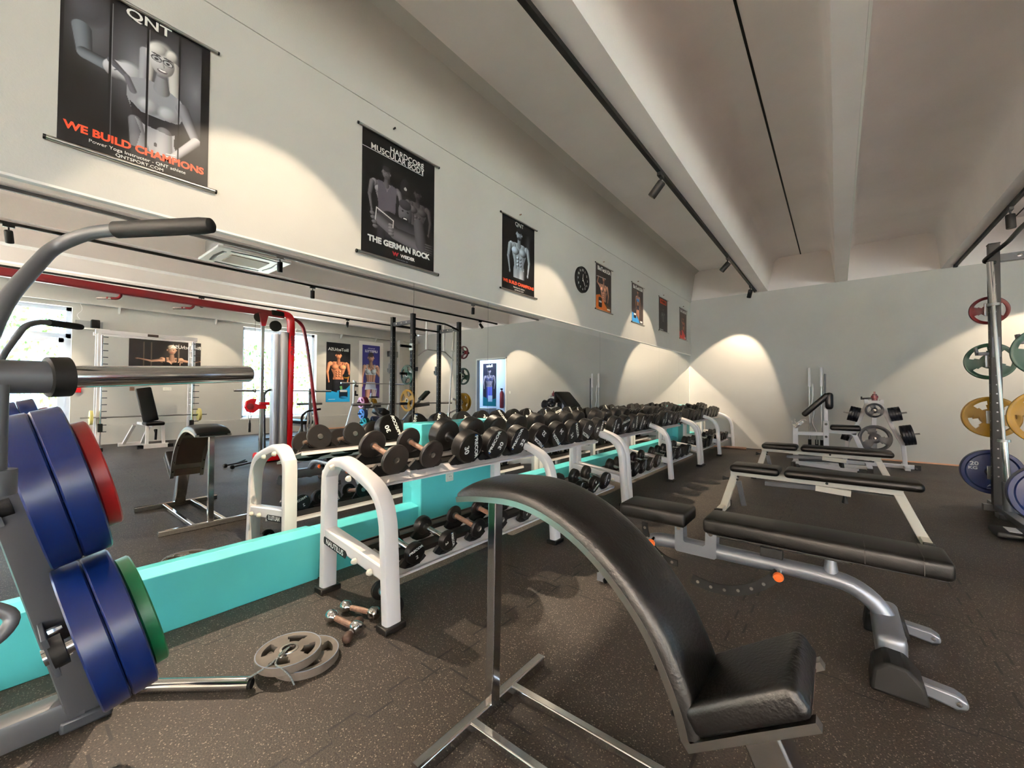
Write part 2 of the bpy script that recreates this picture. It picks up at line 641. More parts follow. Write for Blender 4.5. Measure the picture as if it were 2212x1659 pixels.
# far wall with door opening
DX0, DX1, DZ = 5.37, 6.56, 2.18
b = B()
b.box2((-.1, YB, 0), (DX0, YB + .12, ZB - .005)); b.box2((DX1, YB, 0), (XR, YB + .12, ZB - .005)); b.box2((DX0, YB, DZ), (DX1, YB + .12, ZB - .005))
struct('wall_back', b, 'wall')
b = B(); b.box2((-.1, YB + .035, ZB), (XR, YB + .2, 4.0)); struct('wall_back_upper', b, 'ceil')
b = B()
b.box2((DX0 - .05, YB - .012, 0), (DX0, YB + .13, DZ + .05)); b.box2((DX1, YB - .012, 0), (DX1 + .05, YB + .13, DZ + .05)); b.box2((DX0 - .05, YB - .012, DZ), (DX1 + .05, YB + .13, DZ + .05))
o = struct('door_1', b, 'white')
# corridor behind the door
b = B()
b.box2((4.9, YB + 1.10, 0), (8.3, YB + 1.2, 2.7)); b.box2((4.9, YB + .12, 0), (5.0, YB + 1.2, 2.7)); b.box2((8.2, YB + .12, 0), (8.3, YB + 1.2, 2.7)); b.box2((4.9, YB + .12, 2.6), (8.3, YB + 1.2, 2.7))
struct('wall_corridor', b, 'door')
l_ = D.lights.new('added_corridor_light', 'AREA'); l_.energy = 26; l_.size = .5; l_.color = (.70, .84, 1.)  # unseen lamp, added to brighten the corridor
o = D.objects.new('added_corridor_light', l_); COL.objects.link(o); o.location = (7.2, YB + .62, 2.58)
# window wall
WINS = [(-1.05, .877), (3.93, 5.87), (-5.9, -3.97)]  # last one is unseen, added behind the camera for more daylight
WZ0, WZ1 = .42, 2.845
b = B()
ys = [YF] + sorted([v for w in WINS for v in w]) + [YB]
for i in range(0, len(ys), 2):
    b.box2((XR, ys[i], 0), (XR + .3, ys[i + 1], 3.95))
for y0, y1 in WINS:
    b.box2((XR, y0, 0), (XR + .3, y1, WZ0)); b.box2((XR, y0, WZ1), (XR + .3, y1, 3.95))
b.box2((XR - .05, YF, 0), (XR, YB, .40))
b.box2((XR - .10, YF, 2.93), (XR, YB, 2.99))
struct('wall_right', b, 'wall')
b = B()
b.box2((-.1, YF - .1, 0), (XR + .3, YF, .9)); b.box2((-.1, YF - .1, 3.1), (XR + .3, YF, 3.95))
for x0, x1 in ((-.1, 5.2), (8.8, XR + .3)):
    b.box2((x0, YF - .1, .9), (x1, YF, 3.1))
struct('wall_front', b, 'wall')
for wi, (x0, x1) in enumerate(((5.2, 8.8),)):  # unseen front window, added to let in more light
    b = B()
    for xx in (x0 + .03, (x0 + x1) / 2, x1 - .03):
        b.box2((xx - .035, YF - .08, .9), (xx + .035, YF - .02, 3.1))
    b.box2((x0, YF - .08, .9), (x1, YF - .02, .97)); b.box2((x0, YF - .08, 3.03), (x1, YF - .02, 3.1))
    fr = struct('window_%d' % (wi + 4), b, 'upvc')
    b = B(); b.box2((x0, YF - .055, .93), (x1, YF - .048, 3.07)); link('pane', b, 'glass', fr)
for wi, (y0, y1) in enumerate(WINS):
    b = B()
    x0, x1 = XR + .16, XR + .23
    f = .075
    ym = y0 + .32 if wi == 1 else None
    for a, c in (((x0, y0, WZ0), (x1, y0 + f, WZ1)), ((x0, y1 - f, WZ0), (x1, y1, WZ1)), ((x0, y0, WZ0), (x1, y1, WZ0 + f)), ((x0, y0, WZ1 - f), (x1, y1, WZ1))):
        b.box2(a, c)
    if wi == 0:
        b.box2((x0, y0, 2.21), (x1, y1, 2.30))
        b.box2((x0 - .02, y0 + .06, WZ0 + .05), (x1, y0 + .15, 2.22)); b.box2((x0 - .02, y1 - .17, WZ0 + .05), (x1, y1 - .06, 2.22))
        b.box2((x0 - .02, y0 + .1, WZ0 + .06), (x1, y1 - .1, WZ0 + .16)); b.box2((x0 - .02, y0 + .1, 2.12), (x1, y1 - .1, 2.2))
    wfr = struct('window_%d' % (wi + 1), b, 'upvc')
    b = B(); b.box2((x0 + .02, y0 + .05, WZ0 + .05), (x0 + .03, y1 - .05, WZ1 - .05)); link('pane', b, 'glass', wfr)
    b = B(); b.box2((XR - .03, y0 - .03, WZ0 - .03), (XR + .17, y1 + .03, WZ0 + .012)); link('window_sill', b, 'white', wfr)
# ceiling: ribbed concrete, extruded along y
beams = [(1.26, 1.49), (2.56, 2.72), (3.93, 4.12), (5.28, 5.42), (6.58, 6.80), (7.90, 8.06), (9.20, 9.42)]
prof = [(0.0, 3.95), (.10, ZC - .06)]
def cove(xa, xb, da, db):
    # bay between the beam edge xa and the next edge xb
    out = []
    r = .13
    for k in range(6):
        a = PI / 2 * k / 5
        out.append((xa + da + r - r * math.cos(a), ZC - r + r * math.sin(a)))
    for k in range(6):
        a = PI / 2 * k / 5
        out.append((xb - db - r + r * math.sin(a), ZC - r + r * math.cos(a)))
    return out
prof = [(0.02, 3.80)] + cove(.04, beams[0][0], .05, .05)
for i, (x0, x1) in enumerate(beams):
    prof += [(x0, ZB), (x1, ZB)]
    if i + 1 < len(beams):
        big = i % 2 == 0
        prof += cove(x1, beams[i + 1][0], .10 if big else .05, .05)
prof += [(XR + .05, ZB + .2), (XR + .05, 4.1), (0.0, 4.1)]
b = B(); b.prism([(x, YF, z) for x, z in prof], (0, YB + .04 - YF, 0)); struct('ceiling', b, 'ceil')
for i, x in enumerate((2.04, 4.72, 7.35)):
    b = B(); b.box2((x - .009, YF, ZC - .004), (x + .009, YB + .03, ZC + .02)); struct('trim_ceiling_joint', b, 'matblack')
b = B(); b.box2((2.722, YF, ZB + .004), (2.738, YB + .03, ZB + .020)); struct('trim_beam_edge', b, 'lip')
# orange-beige skirting on the far wall
b = B(); b.box2((.13, YB - .012, 0), (DX0 - .05, YB + .002, .022)); struct('baseboard_back', b, 'trimwood')
b = B(); b.box2((XR - .065, 5.9, 0), (XR - .05, YB, .035)); struct('baseboard_right', b, 'trimwood')
# outside: ground and hedge
b = B(); b.box2((XR + .3, YF - 12, -.35), (XR + 14, YB + 6, -.25)); b.box2((-6, YF - 12, -.35), (XR + .3, YF - .1, -.25)); o = struct('ground_outside', b, mat('pale_bounce_ground', rgb(222, 214, 200), .9))  # ground kept pale to bounce sunlight up onto the ceiling
rs = random.Random(3)
b = B()
for k in range(9000):
    y = rs.uniform(-9, 11); z = rs.uniform(-.2, 3.0 + .5 * math.sin(y * 1.7)); x = 13.2 + .35 * math.sin(y * 2.1 + z) + rs.uniform(-.3, .3) + z * .12
    s_ = rs.uniform(.05, .12)
    e = Euler((rs.uniform(0, 6), rs.uniform(0, 6), rs.uniform(0, 6))).to_matrix()
    c = Vector((x, y, z))
    b.add([c + e @ Vector(q) for q in ((-s_, 0, 0), (0, -s_ * .5, 0), (s_, 0, 0), (0, s_ * .5, 0))], [(0, 1, 2, 3)])
o = single('hedge', b, 'leaf', 'sunlit green leafy hedge outside, seen through the windows', 'hedge')
o['kind'] = 'stuff'

# ------------------------------------------------------------------ light tracks and spots
def track(x, y0, y1, label):
    t = thing('light_track', label, 'light track', (x, y0, ZB - .045), 'black light tracks under the beams')
    b = B(); b.box2((x - .018, y0, ZB - .036), (x + .018, y1, ZB)); link('rail', b, 'matblack', t)
    b = B(); b.box2((x - .022, y1 - .06, ZB - .042), (x + .022, y1 + .01, ZB + .0)); link('end_feed', b, 'blackmetal', t)
    return t
track(1.30, YF + .1, 9.45, 'long black light track fixed under the beam nearest the mirror wall')
track(4.07, YF + .1, 9.5, 'long black light track under the beam above the black power rack')
track(5.45, YF + .1, 9.3, 'long black light track over the middle of the gym, beyond the air conditioner')
track(8.30, YF + .1, 9.0, 'long black light track nearest the window wall')

ordn_ = ['first', 'second', 'third', 'fourth', 'fifth', 'sixth', 'seventh', 'eighth', 'ninth', 'tenth', 'eleventh', 'twelfth']
def make_spot():
    t = thing('spotlight', '', 'spotlight', (0, 0, 0), 'black spotlights on the ceiling tracks')
    b = B(); b.box2((-.017, -.05, -.012), (.017, .05, .02)); b.tube([(0, 0, -.01), (0, 0, -.06)], .008, 10)
    link('track_adapter', b, 'blackmetal', t)
    b = B(); b.lathe([(.036, -.075), (.038, -.07), (.038, .07), (.034, .078), (0, .078)], (0, 0, 0), (0, 0, 1), 24)
    b.lathe([(.036, -.075), (.031, -.075), (.028, -.06), (0, -.058)], (0, 0, 0), (0, 0, 1), 24)
    hd = link('lamp_head', b, 'matblack', t)
    b = B(); b.lathe([(0, -.0665), (.0285, -.0665), (.0285, -.0655), (0, -.0655)], (0, 0, 0), (0, 0, 1), 20)
    link('lens', b, 'lens', hd)
    hd.location = (0, 0, -.12)
    return t
spot0 = make_spot()
SPOT_W = 75.
def light(loc, dirv, power, size=60, blend=.12, rad=.03, col=(1, .80, .58), name='spot_beam'):
    l = D.lights.new(name, 'SPOT')
    l.energy = power; l.spot_size = math.radians(size); l.spot_blend = blend; l.shadow_soft_size = rad; l.color = col
    o = D.objects.new(name, l); COL.objects.link(o)
    o.location = loc
    o.rotation_euler = Vector(dirv).to_track_quat('-Z', 'Y').to_euler()
    return o
def el(h, e):
    # horizontal heading (x,y) + elevation below the horizon in degrees
    hx, hy = h
    n = math.hypot(hx, hy) or 1
    c = math.cos(math.radians(e))
    return Vector((hx / n * c, hy / n * c, -math.sin(math.radians(e))))
SP = [
 (1.30, .92, el((-1, 0), 48), 1., True, 'black spotlight on the first track, out over the wall mirror start'),
 (1.30, 3.80, el((-1, 0), 48), 1., True, 'black spotlight on the first track, nearest of the three in view'),
 (1.30, 6.79, el((-1, -.1), 48), 1., True, 'black spotlight on the first track, second of the three in view'),
 (1.30, 8.85, el((-.60, .78), 64), 1.1, True, 'black spotlight on the first track, last before the far wall corner'),
 (4.07, 2.62, el((.25, .1), 80), .9, False, 'black spotlight on the power rack track, in front of the air conditioner in the mirror'),
 (4.07, 6.85, el((.05, .0), 88), .9, False, 'black spotlight hanging straight down above the power rack'),
 (5.45, .02, el((.5, .1), 60), .9, False, 'bright black spotlight at the left edge of the mirror view'),
 (5.45, 3.77, el((.2, .1), 72), .8, False, 'black spotlight on the middle track, left of the power rack in the mirror'),
 (5.45, 8.57, el((-.62, .78), 55), 1.15, False, 'black spotlight on the middle track, tilted at the wall beside the door'),
 (8.30, .09, el((.9, .1), 55), .8, False, 'bright tilted spotlight over the left window in the mirror'),
 (8.30, 2.70, el((1, .3), 50), .8, False, 'black spotlight over the smith machine, glowing lens'),
 (8.30, 6.11, el((1, .25), 55), .9, False, 'black spotlight between the cable tower and the posters'),
 (8.30, 8.45, el((.25, 1), 52), 1., False, 'black spotlight nearest the far right corner of the gym'),
]
for i, (x, y, d, p, virt, lab) in enumerate(SP):
    s_ = spot0 if i == 0 else dup(spot0)
    s_['label'] = lab
    s_.location = (x, y, ZB - .055)
    hd = [c for c in D.objects if c.parent == s_ and c.name.startswith('lamp_head')][0]
    q = (-d).to_track_quat('Z', 'Y')
    hd.rotation_euler = q.to_euler()
    hd.location = Vector((0, 0, -.075)) + d * .055
    hp = Vector((x, y, ZB - .055)) + hd.location + d * .085
    light(hp, d, SPOT_W * p * (.5 if virt and y < 8 else 1.), blend=.22)
    if virt:
        hv, dv = hp.copy(), d.copy()
        hv.x, dv.x = -hv.x, -dv.x
        light(hv, dv, SPOT_W * p * 3.0 / .05, rad=.025, blend=.22, name='added_mirror_lamp')  # unseen lamp added behind the mirror, replaces the reflected spot light

k = 0  # unseen extra spotlights, added behind the camera to lift the ceiling
for x, dr in ((1.30, [(-1, 0, 40), (-1, -.3, 35), (-.6, -1, 30)]), (4.07, [(-.3, -1, 35), (.2, -1, 25), (0, -1, 25)]), (5.45, [(.5, -1, 30), (.2, -1, 25), (0, -1, 25)]), (8.30, [(1, .2, 30), (1, -.3, 30), (.7, -1, 28)])):
    for y, (dx, dy, e_) in zip((-1.9, -3.6, -5.2), dr):
        s_ = dup(spot0, label='black spotlight added unseen behind the camera for more light, ' + ordn_[k]); k += 1
        s_.location = (x, y, ZB - .055)
        d = el((dx, dy), e_)
        hd = [c for c in D.objects if c.parent == s_ and c.name.startswith('lamp_head')][0]
        hd.rotation_euler = (-d).to_track_quat('Z', 'Y').to_euler(); hd.location = Vector((0, 0, -.075)) + d * .055
        light(Vector((x, y, ZB - .055)) + hd.location + d * .085, d, 3600., 80, .3, col=(1, .84, .70))
# air conditioner cassette
t = thing('air_conditioner', 'white ceiling air conditioner cassette seen in the mirror', 'air conditioner', (4.735, 2.375, 3.192))
b = B(); b.box((4.735, 2.375, 3.36), (.84, .84, .27)); link('housing', b, 'greypanel', t)
b = B(); b.box((4.735, 2.375, 3.212), (.94, 1.0, .04)); link('panel', b, 'white', t, bevel=.012)
b = B(); b.box((4.735, 2.375, 3.188), (.46, .52, .012)); link('grille', b, 'beigepanel', t, bevel=.003)
for k in range(4):
    R = Matrix.Rotation(k * PI / 2, 3, 'Z')
    b = B(); b.rbar([Vector((4.735, 2.375, 3.192)) + R @ Vector((.37, -.31, 0)), Vector((4.735, 2.375, 3.192)) + R @ Vector((.40, 0, -.004)), Vector((4.735, 2.375, 3.192)) + R @ Vector((.37, .31, 0))], .06, .012)
    link('air_flap', b, 'darkgrey', t)
b = B(); b.box((6.12, 1.90, 3.74), (.3, .3, .10)); b.box((6.12, 1.90, 3.66), (.32, .05, .02)); b.tube([(6.62, 2.0, 3.72), (6.6, 2.2, 3.75), (6.58, 2.5, 3.70)], .03)
single('cable_bracket', b, 'grey', 'grey pipe bracket beside the ceiling air conditioner', 'bracket')
# ------------------------------------------------------------------ dumbbell racks
T1 = math.radians(16); T2 = math.radians(10.5)
U1 = Vector((math.cos(T1), 0, -math.sin(T1))); N1 = Vector((math.sin(T1), 0, math.cos(T1))); O1 = Vector((.40, 0, .680))
U2 = Vector((math.cos(T2), 0, -math.sin(T2))); N2 = Vector((math.sin(T2), 0, math.cos(T2))); O2 = Vector((.585, 0, .235))
FRAME = [(.257, .03), (.262, .60), (.285, .69), (.345, .742), (.42, .758), (.50, .745), (.66, .695), (.745, .655), (.80, .60), (.832, .52), (.845, .42), (.872, .03)]
FRAME = [(x, z) for x, z in FRAME]

def frame_pts(y):
    p = [Vector((x, y, z)) for x, z in FRAME]
    # Catmull-Rom smoothing of the arch
    out = [p[0], p[1]]
    for i in range(1, len(p) - 2):
        a, q, c, d = p[i - 1], p[i], p[i + 1], p[i + 2]
        for k in range(1, 5):
            t = k / 4
            out.append(.5 * ((2 * q) + (c - a) * t + (2 * a - 5 * q + 4 * c - d) * t * t + (3 * q - a - 3 * c + d) * t ** 3))
    out.append(p[-1])
    return out

def make_rack(y0, y1, ym, label):
    t = thing('dumbbell_rack', label, 'dumbbell rack', (.55, y0, 0), 'white dumbbell racks along the mirror')
    for y in (y0 + .04, ym, y1 - .04):
        b = B(); b.rbar(frame_pts(y), .055, .085, (0, 1, 0), .014); fr = link('end_frame', b, 'whitemetal', t)
        b = B(); b.bar((.27, y, .335), (.855, y, .262), .07, .07); link('cross_bar', b, 'whitemetal', fr, bevel=.008)
        for x in (.257, .872):
            b = B(); b.box((x, y, .016), (.085, .12, .03)); link('foot', b, 'rubber', fr, bevel=.006)
        for p in ((.383, .728), (.555, .690), (.62, .275), (.76, .258)):
            b = B(); b.lathe([(.016, 0), (.016, .012), (.009, .022), (0, .023)], (p[0], y - .043, p[1]), (0, -1, 0), 14); link('bolt', b, 'warmwhite', fr)
        if y == y0 + .04:
            b = B(); b.prism([(.285, y - .0365, .285), (.51, y - .0365, .257), (.525, y - .0365, .28), (.51, y - .0365, .297), (.285, y - .0365, .325), (.275, y - .0365, .305)], (0, -.003, 0)); pl = link('name_plate', b, 'matblack', fr)
            b = B(); put_text(b, 'NAUTILUS', .040, (.40, y - .0402, .291), (.993, 0, -.124), (.124, 0, .993), .0008, 1.0); link('lettering', b, 'ink', pl)
    for nm, O, U, N, w in (('upper', O1, U1, N1, .42), ('lower', O2, U2, N2, .42)):
        b = B()
        P = lambda u, n, y: O + U * u + N * n + Vector((0, y, 0))
        def strip(u0, u1, n0, n1, bb):
            bb.prism([P(u0, n0, y0 + .09), P(u1, n0, y0 + .09), P(u1, n1, y0 + .09), P(u0, n1, y0 + .09)], (0, y1 - y0 - .18, 0))
        k_ = .018 if nm == 'upper' else 0.; strip(-.20, .20, k_ - .012, k_ - .004, b); strip(.192, .20, k_ - .022, k_ - .004, b); strip(-.20, -.192, k_ - .03, k_ - .004, b)
        link('shelf_tray', b, 'whitemetal', t)
        for u in (-.13, .055):
            b = B(); strip(u - .03, u + .03, k_ - .004, .026, b); strip(u - .03, u - .024, .026, .034, b); link('support_rail', b, 'rubber2', t)
    return t

RK = [(1.16, 4.03, 2.67, 'white dumbbell rack nearest the camera with a name plate on its end frame'),
      (4.06, 6.93, 5.47, 'middle white dumbbell rack of the row along the mirror'),
      (6.96, 9.60, 8.27, 'farthest white dumbbell rack, ending at the far wall')]
racks = [make_rack(*a) for a in RK]

# saddle cup (shared mesh)
def saddle_mesh():
    b = B()
    pts = [(.0, -.085, .034), (0, -.07, .020), (0, -.045, .006), (0, 0, .0), (0, .045, .006), (0, .07, .020), (0, .085, .034)]
    b.rbar(pts, .05, .018, (1, 0, 0), .006)
    b.box((0, 0, -.004), (.03, .10, .014))
    b.cur = 0
    return b
def swap(o):
    return o
b = saddle_mesh(); SAD = link('saddle', b, 'matblack', racks[0]); SAD_OFF = WL[racks[0]].copy()
for v in SAD.data.vertices:
    v.co += SAD_OFF
_first = [True]
def saddle(rack, p, tilt, s=1.):
    if _first[0]:
        o = SAD; _first[0] = False
    else:
        o = SAD.copy(); COL.objects.link(o)
    o.parent = rack
    o.location = Vector(p) - WL[rack]
    o.rotation_euler = (0, tilt, 0)
    o.scale = (1, s, s)
    return o

# ------------------------------------------------------------------ dumbbells
def head_round(b, r, t, x0, sgn):
    # rubber head, inner face at x0, growing outward along sgn
    b.lathe([(r * .28, -.012), (r * .34, -.002), (r * .86, 0), (r * .97, .008), (r, .018), (r, .022), (r, t - .012), (r, t - .008), (r * .985, t - .003), (r * .955, t), (r * .94, t), (r * .91, t), (r * .90, t - .002), (r * .88, t - .002), (0, t - .002)], (x0, 0, r), (sgn, 0, 0), 32)

def dumb_round(r, t, L, txt, size):
    # r head radius, t head thickness, L overall length; local origin on the lowest line of the heads
    d = thing('dumbbell', '', 'dumbbell', (0, 0, 0))
    b = B(); b.lathe([(.014, -L / 2 + t), (.0165, -L / 2 + t + .02), (.0165, L / 2 - t - .02), (.014, L / 2 - t)], (0, 0, r), (1, 0, 0), 14); link('handle', b, 'chrome', d)
    for sg in (1, -1):
        b = B(); head_round(b, r, t, sg * (L / 2 - t), sg)
        h = link('head', b, 'rubber', d)
        if txt:
            b = B()
            xx = sg * (L / 2 - .0010)
            rt = (0, sg, 0)
            put_text(b, 'PRECOR', r * .36, (xx, r * .05 * sg, r * .42), rt, (0, 0, 1), r * .012, 1.15, mi=0)
            put_text(b, txt, r * .50, (xx, 0, -r * .38), rt, (0, 0, 1), r * .014, 1.1, mi=0)
            b.cur = 1
            for q in (0, 1):
                y = sg * (-r * .80 + q * r * .035)
                b.add([(xx, y, r * .31), (xx, y + sg * r * .025, r * .31), (xx, y + sg * r * .025, r * .53), (xx, y, r * .53)], [(0, 1, 2, 3)])
            le = link('lettering', b, ['ink', 'blueink'], h)
            le.location = (0, 0, r)
    return d

def dumb_plate(r, t, L, n, m, hub='steel', grip='tan'):
    d = thing('dumbbell', '', 'dumbbell', (0, 0, 0))
    b = B(); b.lathe([(.0165, -L / 2 + n * t), (.0165, L / 2 - n * t)], (0, 0, r), (1, 0, 0), 14); link('handle', b, grip, d)
    for sg in (1, -1):
        b = B()
        for k in range(n):
            x0 = L / 2 - n * t + k * t
            rr = r
            b.lathe([(.02, 0), (rr * .93, 0), (rr, .006), (rr, t - .008), (rr * .93, t - .002), (rr * .86, t - .002), (.02, t - .003)], (sg * x0, 0, r), (sg, 0, 0), 30)
        h = link('head', b, m, d)
        b = B(); b.lathe([(.010, -.004), (.018, -.004), (.019, .004), (.013, .005), (.011, .001), (0, .001)], (sg * L / 2, 0, r), (sg, 0, 0), 18)
        b.lathe([(.022, 0), (.022, .014), (.016, .014)], (sg * (L / 2 - n * t), 0, r), (-sg, 0, 0), 18)
        link('end_bolt', b, hub, h)
    return d

_proto = {}
def place(key, mk, loc, rot, label, roll=0.):
    if key not in _proto:
        _proto[key] = mk(); o = _proto[key]
    else:
        o = dup(_proto[key])
    o.location = loc; o.rotation_euler = rot
    o['label'] = label
    for c in D.objects:
        if c.parent == o and c.name.startswith('head'):
            for e in c.children:
                if e.name.startswith('lettering'):
                    e.rotation_euler = (roll, 0, 0)
    return o

upper = []   # y, type, value
yu1 = [1.43, 1.70, 2.01, 2.29, 2.56, 2.86, 3.14, 3.41, 3.68, 3.93]
vals = [None, None, '30', '30', '32', '32', '34', '34', '36', '36']
rolls1 = [0, 0, -1.3, 1.15, 1.15, 2.6, 2.5, -.95, 2.75, -1.5]
yu2 = [4.36, 4.62, 4.90, 5.17, 5.44, 5.72, 6.02, 6.28, 6.52, 6.75]
yu3 = [7.12, 7.36, 7.62, 7.90, 8.16, 8.42, 8.68, 8.93, 9.17, 9.40]
ordn = ['first', 'second', 'third', 'fourth', 'fifth', 'sixth', 'seventh', 'eighth', 'ninth', 'tenth', 'eleventh']
rkn = ['nearest', 'middle', 'farthest']
def lay(rk, row, i, y, kind, val, roll):
    O, U, N, T = (O1, U1, N1, T1) if row == 'upper' else (O2, U2, N2, T2)
    nm = ordn[i] + ' on the %s shelf of the %s rack' % (row, rkn[rk])
    if row == 'upper':
        L = .33
        if kind == 'round':
            r, t = .112, .092
            mk = lambda: dumb_round(r, t, L, val, 1); key = ('R', r, val)
            lab = 'round black dumbbell marked %s, ' % val + nm
            if not val or rk:
                lab = 'large round black dumbbell, ' + nm
        elif kind == 'disc':
            r, t = .090, .026; L = .27
            mk = lambda: dumb_plate(r, t, L, 1, 'rubber2'); key = ('D', r)
            lab = 'thin dark disc dumbbell with taped grip, ' + nm
        elif kind == 'multi':
            r, t = .098, .027
            mk = lambda: dumb_plate(r, t, L, 3, 'rubber', 'chrome', 'chrome'); key = ('M', r)
            lab = 'glossy ribbed three-disc dumbbell, ' + nm
        elif kind == 'ring':
            r, t = .10, .036
            mk = lambda: dumb_plate(r, t, L, 2, 'rubber2', 'steel', 'steel'); key = ('G', r)
            lab = 'two-disc dumbbell with ring-shaped bolt, ' + nm
        du = .018
    else:
        L = .27
        if kind == 'round':
            r, t = (.058, .045) if val in ('2', '4') else (.072, .052)
            mk = lambda: dumb_round(r, t, L, val, 1); key = ('r', r, val)
            lab = 'small black dumbbell marked %s, ' % val + nm
            if val != '2':
                lab = 'small round black dumbbell, ' + nm
        elif kind == 'disc':
            r, t = .062, .022; L = .25
            mk = lambda: dumb_plate(r, t, L, 1, 'rubber'); key = ('d', r)
            lab = 'small black disc dumbbell with taped grip, ' + nm
        elif kind == 'ball':
            r, t = .085, .07
            mk = lambda: dumb_round(r, t, L, '', 1); key = ('b', r)
            lab = 'small chunky black dumbbell, ' + nm
        du = .065
    base = O + U * du + N * (.030 if row == 'upper' else .022) + Vector((0, y, 0))
    # tray tilt: dumbbell axis along U, its rest line on the saddles
    o = place(key, mk, base, (0, T, 0), lab, roll)
    o['group'] = 'dumbbells on the %s shelf of the %s rack' % (row, rkn[rk])
    hl = L / 2 - (.05 if row == 'upper' else .03)
    for sg in (1, -1):
        saddle(racks[rk], O + U * (du + sg * hl) + N * .016 + Vector((0, y, 0)), T, 1.35 if row == 'upper' else .9)
for i, y in enumerate(yu1):
    lay(0, 'upper', i, y, 'disc' if i < 2 else 'round', vals[i], rolls1[i])
for i, y in enumerate(yu2):
    k = ['round', 'round', 'round', 'round', 'multi', 'multi', 'round', 'round', 'multi', 'multi'][i]
    lay(1, 'upper', i, y, k, ['38', '38', '40', '40', '', '', '42', '42', '', ''][i], [1.6, .2, -1.1, 1.5, 0, 0, -1.1, 2.9, 0, 0][i])
for i, y in enumerate(yu3):
    k = ['round', 'round', 'ring', 'ring', 'round', 'multi', 'multi', 'round', 'round', 'multi'][i]
    lay(2, 'upper', i, y, k, '' , 0)
yl1 = [1.41, 1.65, 1.91, 2.14, 2.42, 2.95, 3.22, 3.50, 3.74]
kl1 = ['round', 'round', 'disc', 'disc', 'round', 'round', 'round', 'round', 'round']
vl1 = ['2', '2', '', '', '4', '6', '6', '8', '8']
for i, y in enumerate(yl1):
    lay(0, 'lower', i, y, kl1[i], vl1[i], [.35, -1.25, 0, 0, -.3, 1.2, 1.1, -2.6, 1.3][i])
for i, y in enumerate([4.30, 4.50, 4.73, 4.97, 5.23, 5.62, 5.85, 6.10, 6.34, 6.60]):
    k = 'ball' if i == 8 else 'round'
    lay(1, 'lower', i, y, k, '' if k == 'ball' else ['10', '10', '12', '12', '14', '14', '16', '16', '', '18'][i], [1.4, .6, -1.2, .9, 1.3, .4, 1.2, -.8, 0, 1.2][i])
for i, y in enumerate([7.15, 7.42, 7.70, 7.96, 8.45, 8.68, 8.90, 9.12, 9.33]):
    lay(2, 'lower', i, y, 'round' if i % 3 else 'ball', '', 0)
# loose green-handled dumbbell under the first rack
place(('r', .058, '2u'), lambda: dumb_plate(.055, .03, .24, 1, 'rubber', 'steel', 'tealplate'), (.69, 1.30, 0), (0, 0, -.3), 'small black dumbbell with pale green handle lying behind the near rack leg')

# ------------------------------------------------------------------ power socket on the pier
def socket_(name, c, axis, label, n=1, m='outlet'):
    # axis: 'x+' faces +x, 'x-' faces -x, 'y-' faces -y
    t = thing(name, label, 'power socket' if 'socket' in name else 'light switch', c)
    s = {'x+': ((1, 0, 0), (0, 1, 0)), 'x-': ((-1, 0, 0), (0, -1, 0)), 'y-': ((0, -1, 0), (1, 0, 0))}[axis]
    nrm, side = Vector(s[0]), Vector(s[1])
    for k in range(n):
        cc = Vector(c) + side * (.075 * k)
        d = Vector((.012 if abs(nrm.x) else .08, .08 if abs(nrm.x) else .012, .08))
        b = B(); b.box(cc + nrm * .006, d); f = link('cover_plate', b, m, t, bevel=.005)
        if 'socket' in name:
            b = B(); b.lathe([(.024, .0), (.024, .004), (.020, .004), (.019, .001), (0, .001)], cc + nrm * .0115, nrm, 24); link('socket_cup', b, m, t)
            for q in (-.009, .009):
                b = B(); b.lathe([(.0028, 0), (.0028, .0025), (0, .0025)], cc + nrm * .013 + side * q, nrm, 10); link('contact_hole', b, 'matblack', t)
        else:
            b = B(); b.box(cc + nrm * .013, (Vector((.006 if abs(nrm.x) else .05, .05 if abs(nrm.x) else .006, .05)))); link('rocker', b, m, t, bevel=.002)
    return t
socket_('power_socket', (.114, 2.27, .47), 'x+', 'white power socket on the turquoise pier below the mirror')
socket_('light_switch', (5.18, YB, 1.15), 'y-', 'white light switch beside the doorway on the far wall')
socket_('power_socket', (XR, 2.44, 1.18), 'x-', 'grey-white double power socket on the window wall, right of the incline bench', 2)
socket_('light_switch', (XR, 1.80, 1.18), 'x-', 'beige switch plate on the window wall, left of the incline bench', 1, 'tan')
# ------------------------------------------------------------------ arched back bench (foreground)
t = thing('arched_bench', 'arched black leather back extension bench on a chrome H base, in the foreground', 'exercise bench', (2.05, 1.12, 0))
CV = [(1.530, .776), (1.60, .790), (1.68, .800), (1.767, .806), (1.856, .797), (1.937, .772), (2.012, .735), (2.081, .686), (2.145, .626), (2.204, .552), (2.249, .467), (2.275, .405), (2.290, .352)]
def smooth2(P, m=3):
    P = [Vector((x, 0, z)) for x, z in P]
    out = []
    for i in range(len(P) - 1):
        a = P[max(i - 1, 0)]; q = P[i]; c = P[i + 1]; d = P[min(i + 2, len(P) - 1)]
        for k in range(m):
            s = k / m
            out.append(.5 * ((2 * q) + (c - a) * s + (2 * a - 5 * q + 4 * c - d) * s * s + (3 * q - a - 3 * c + d) * s ** 3))
    out.append(P[-1])
    return out
cv = smooth2(CV)
for y in (1.008, 1.237):
    b = B(); b.sweep([p + Vector((0, y, 0)) for p in cv] + [Vector((2.300, y, .340)), Vector((2.420, y, .425)), Vector((2.537, y, .507))], [(-.014, -.010), (-.014, .008), (.014, .008), (.014, -.010)], (0, 1, 0))
    link('side_rail', b, 'steel', t)
b = B(); b.sweep([p + Vector((0, 1.1225, -.004)) for p in cv[1:]], [(-.10, -.004), (-.10, .004), (.10, .004), (.10, -.004)], (0, 1, 0)); link('backing_board', b, 'brownboard', t)
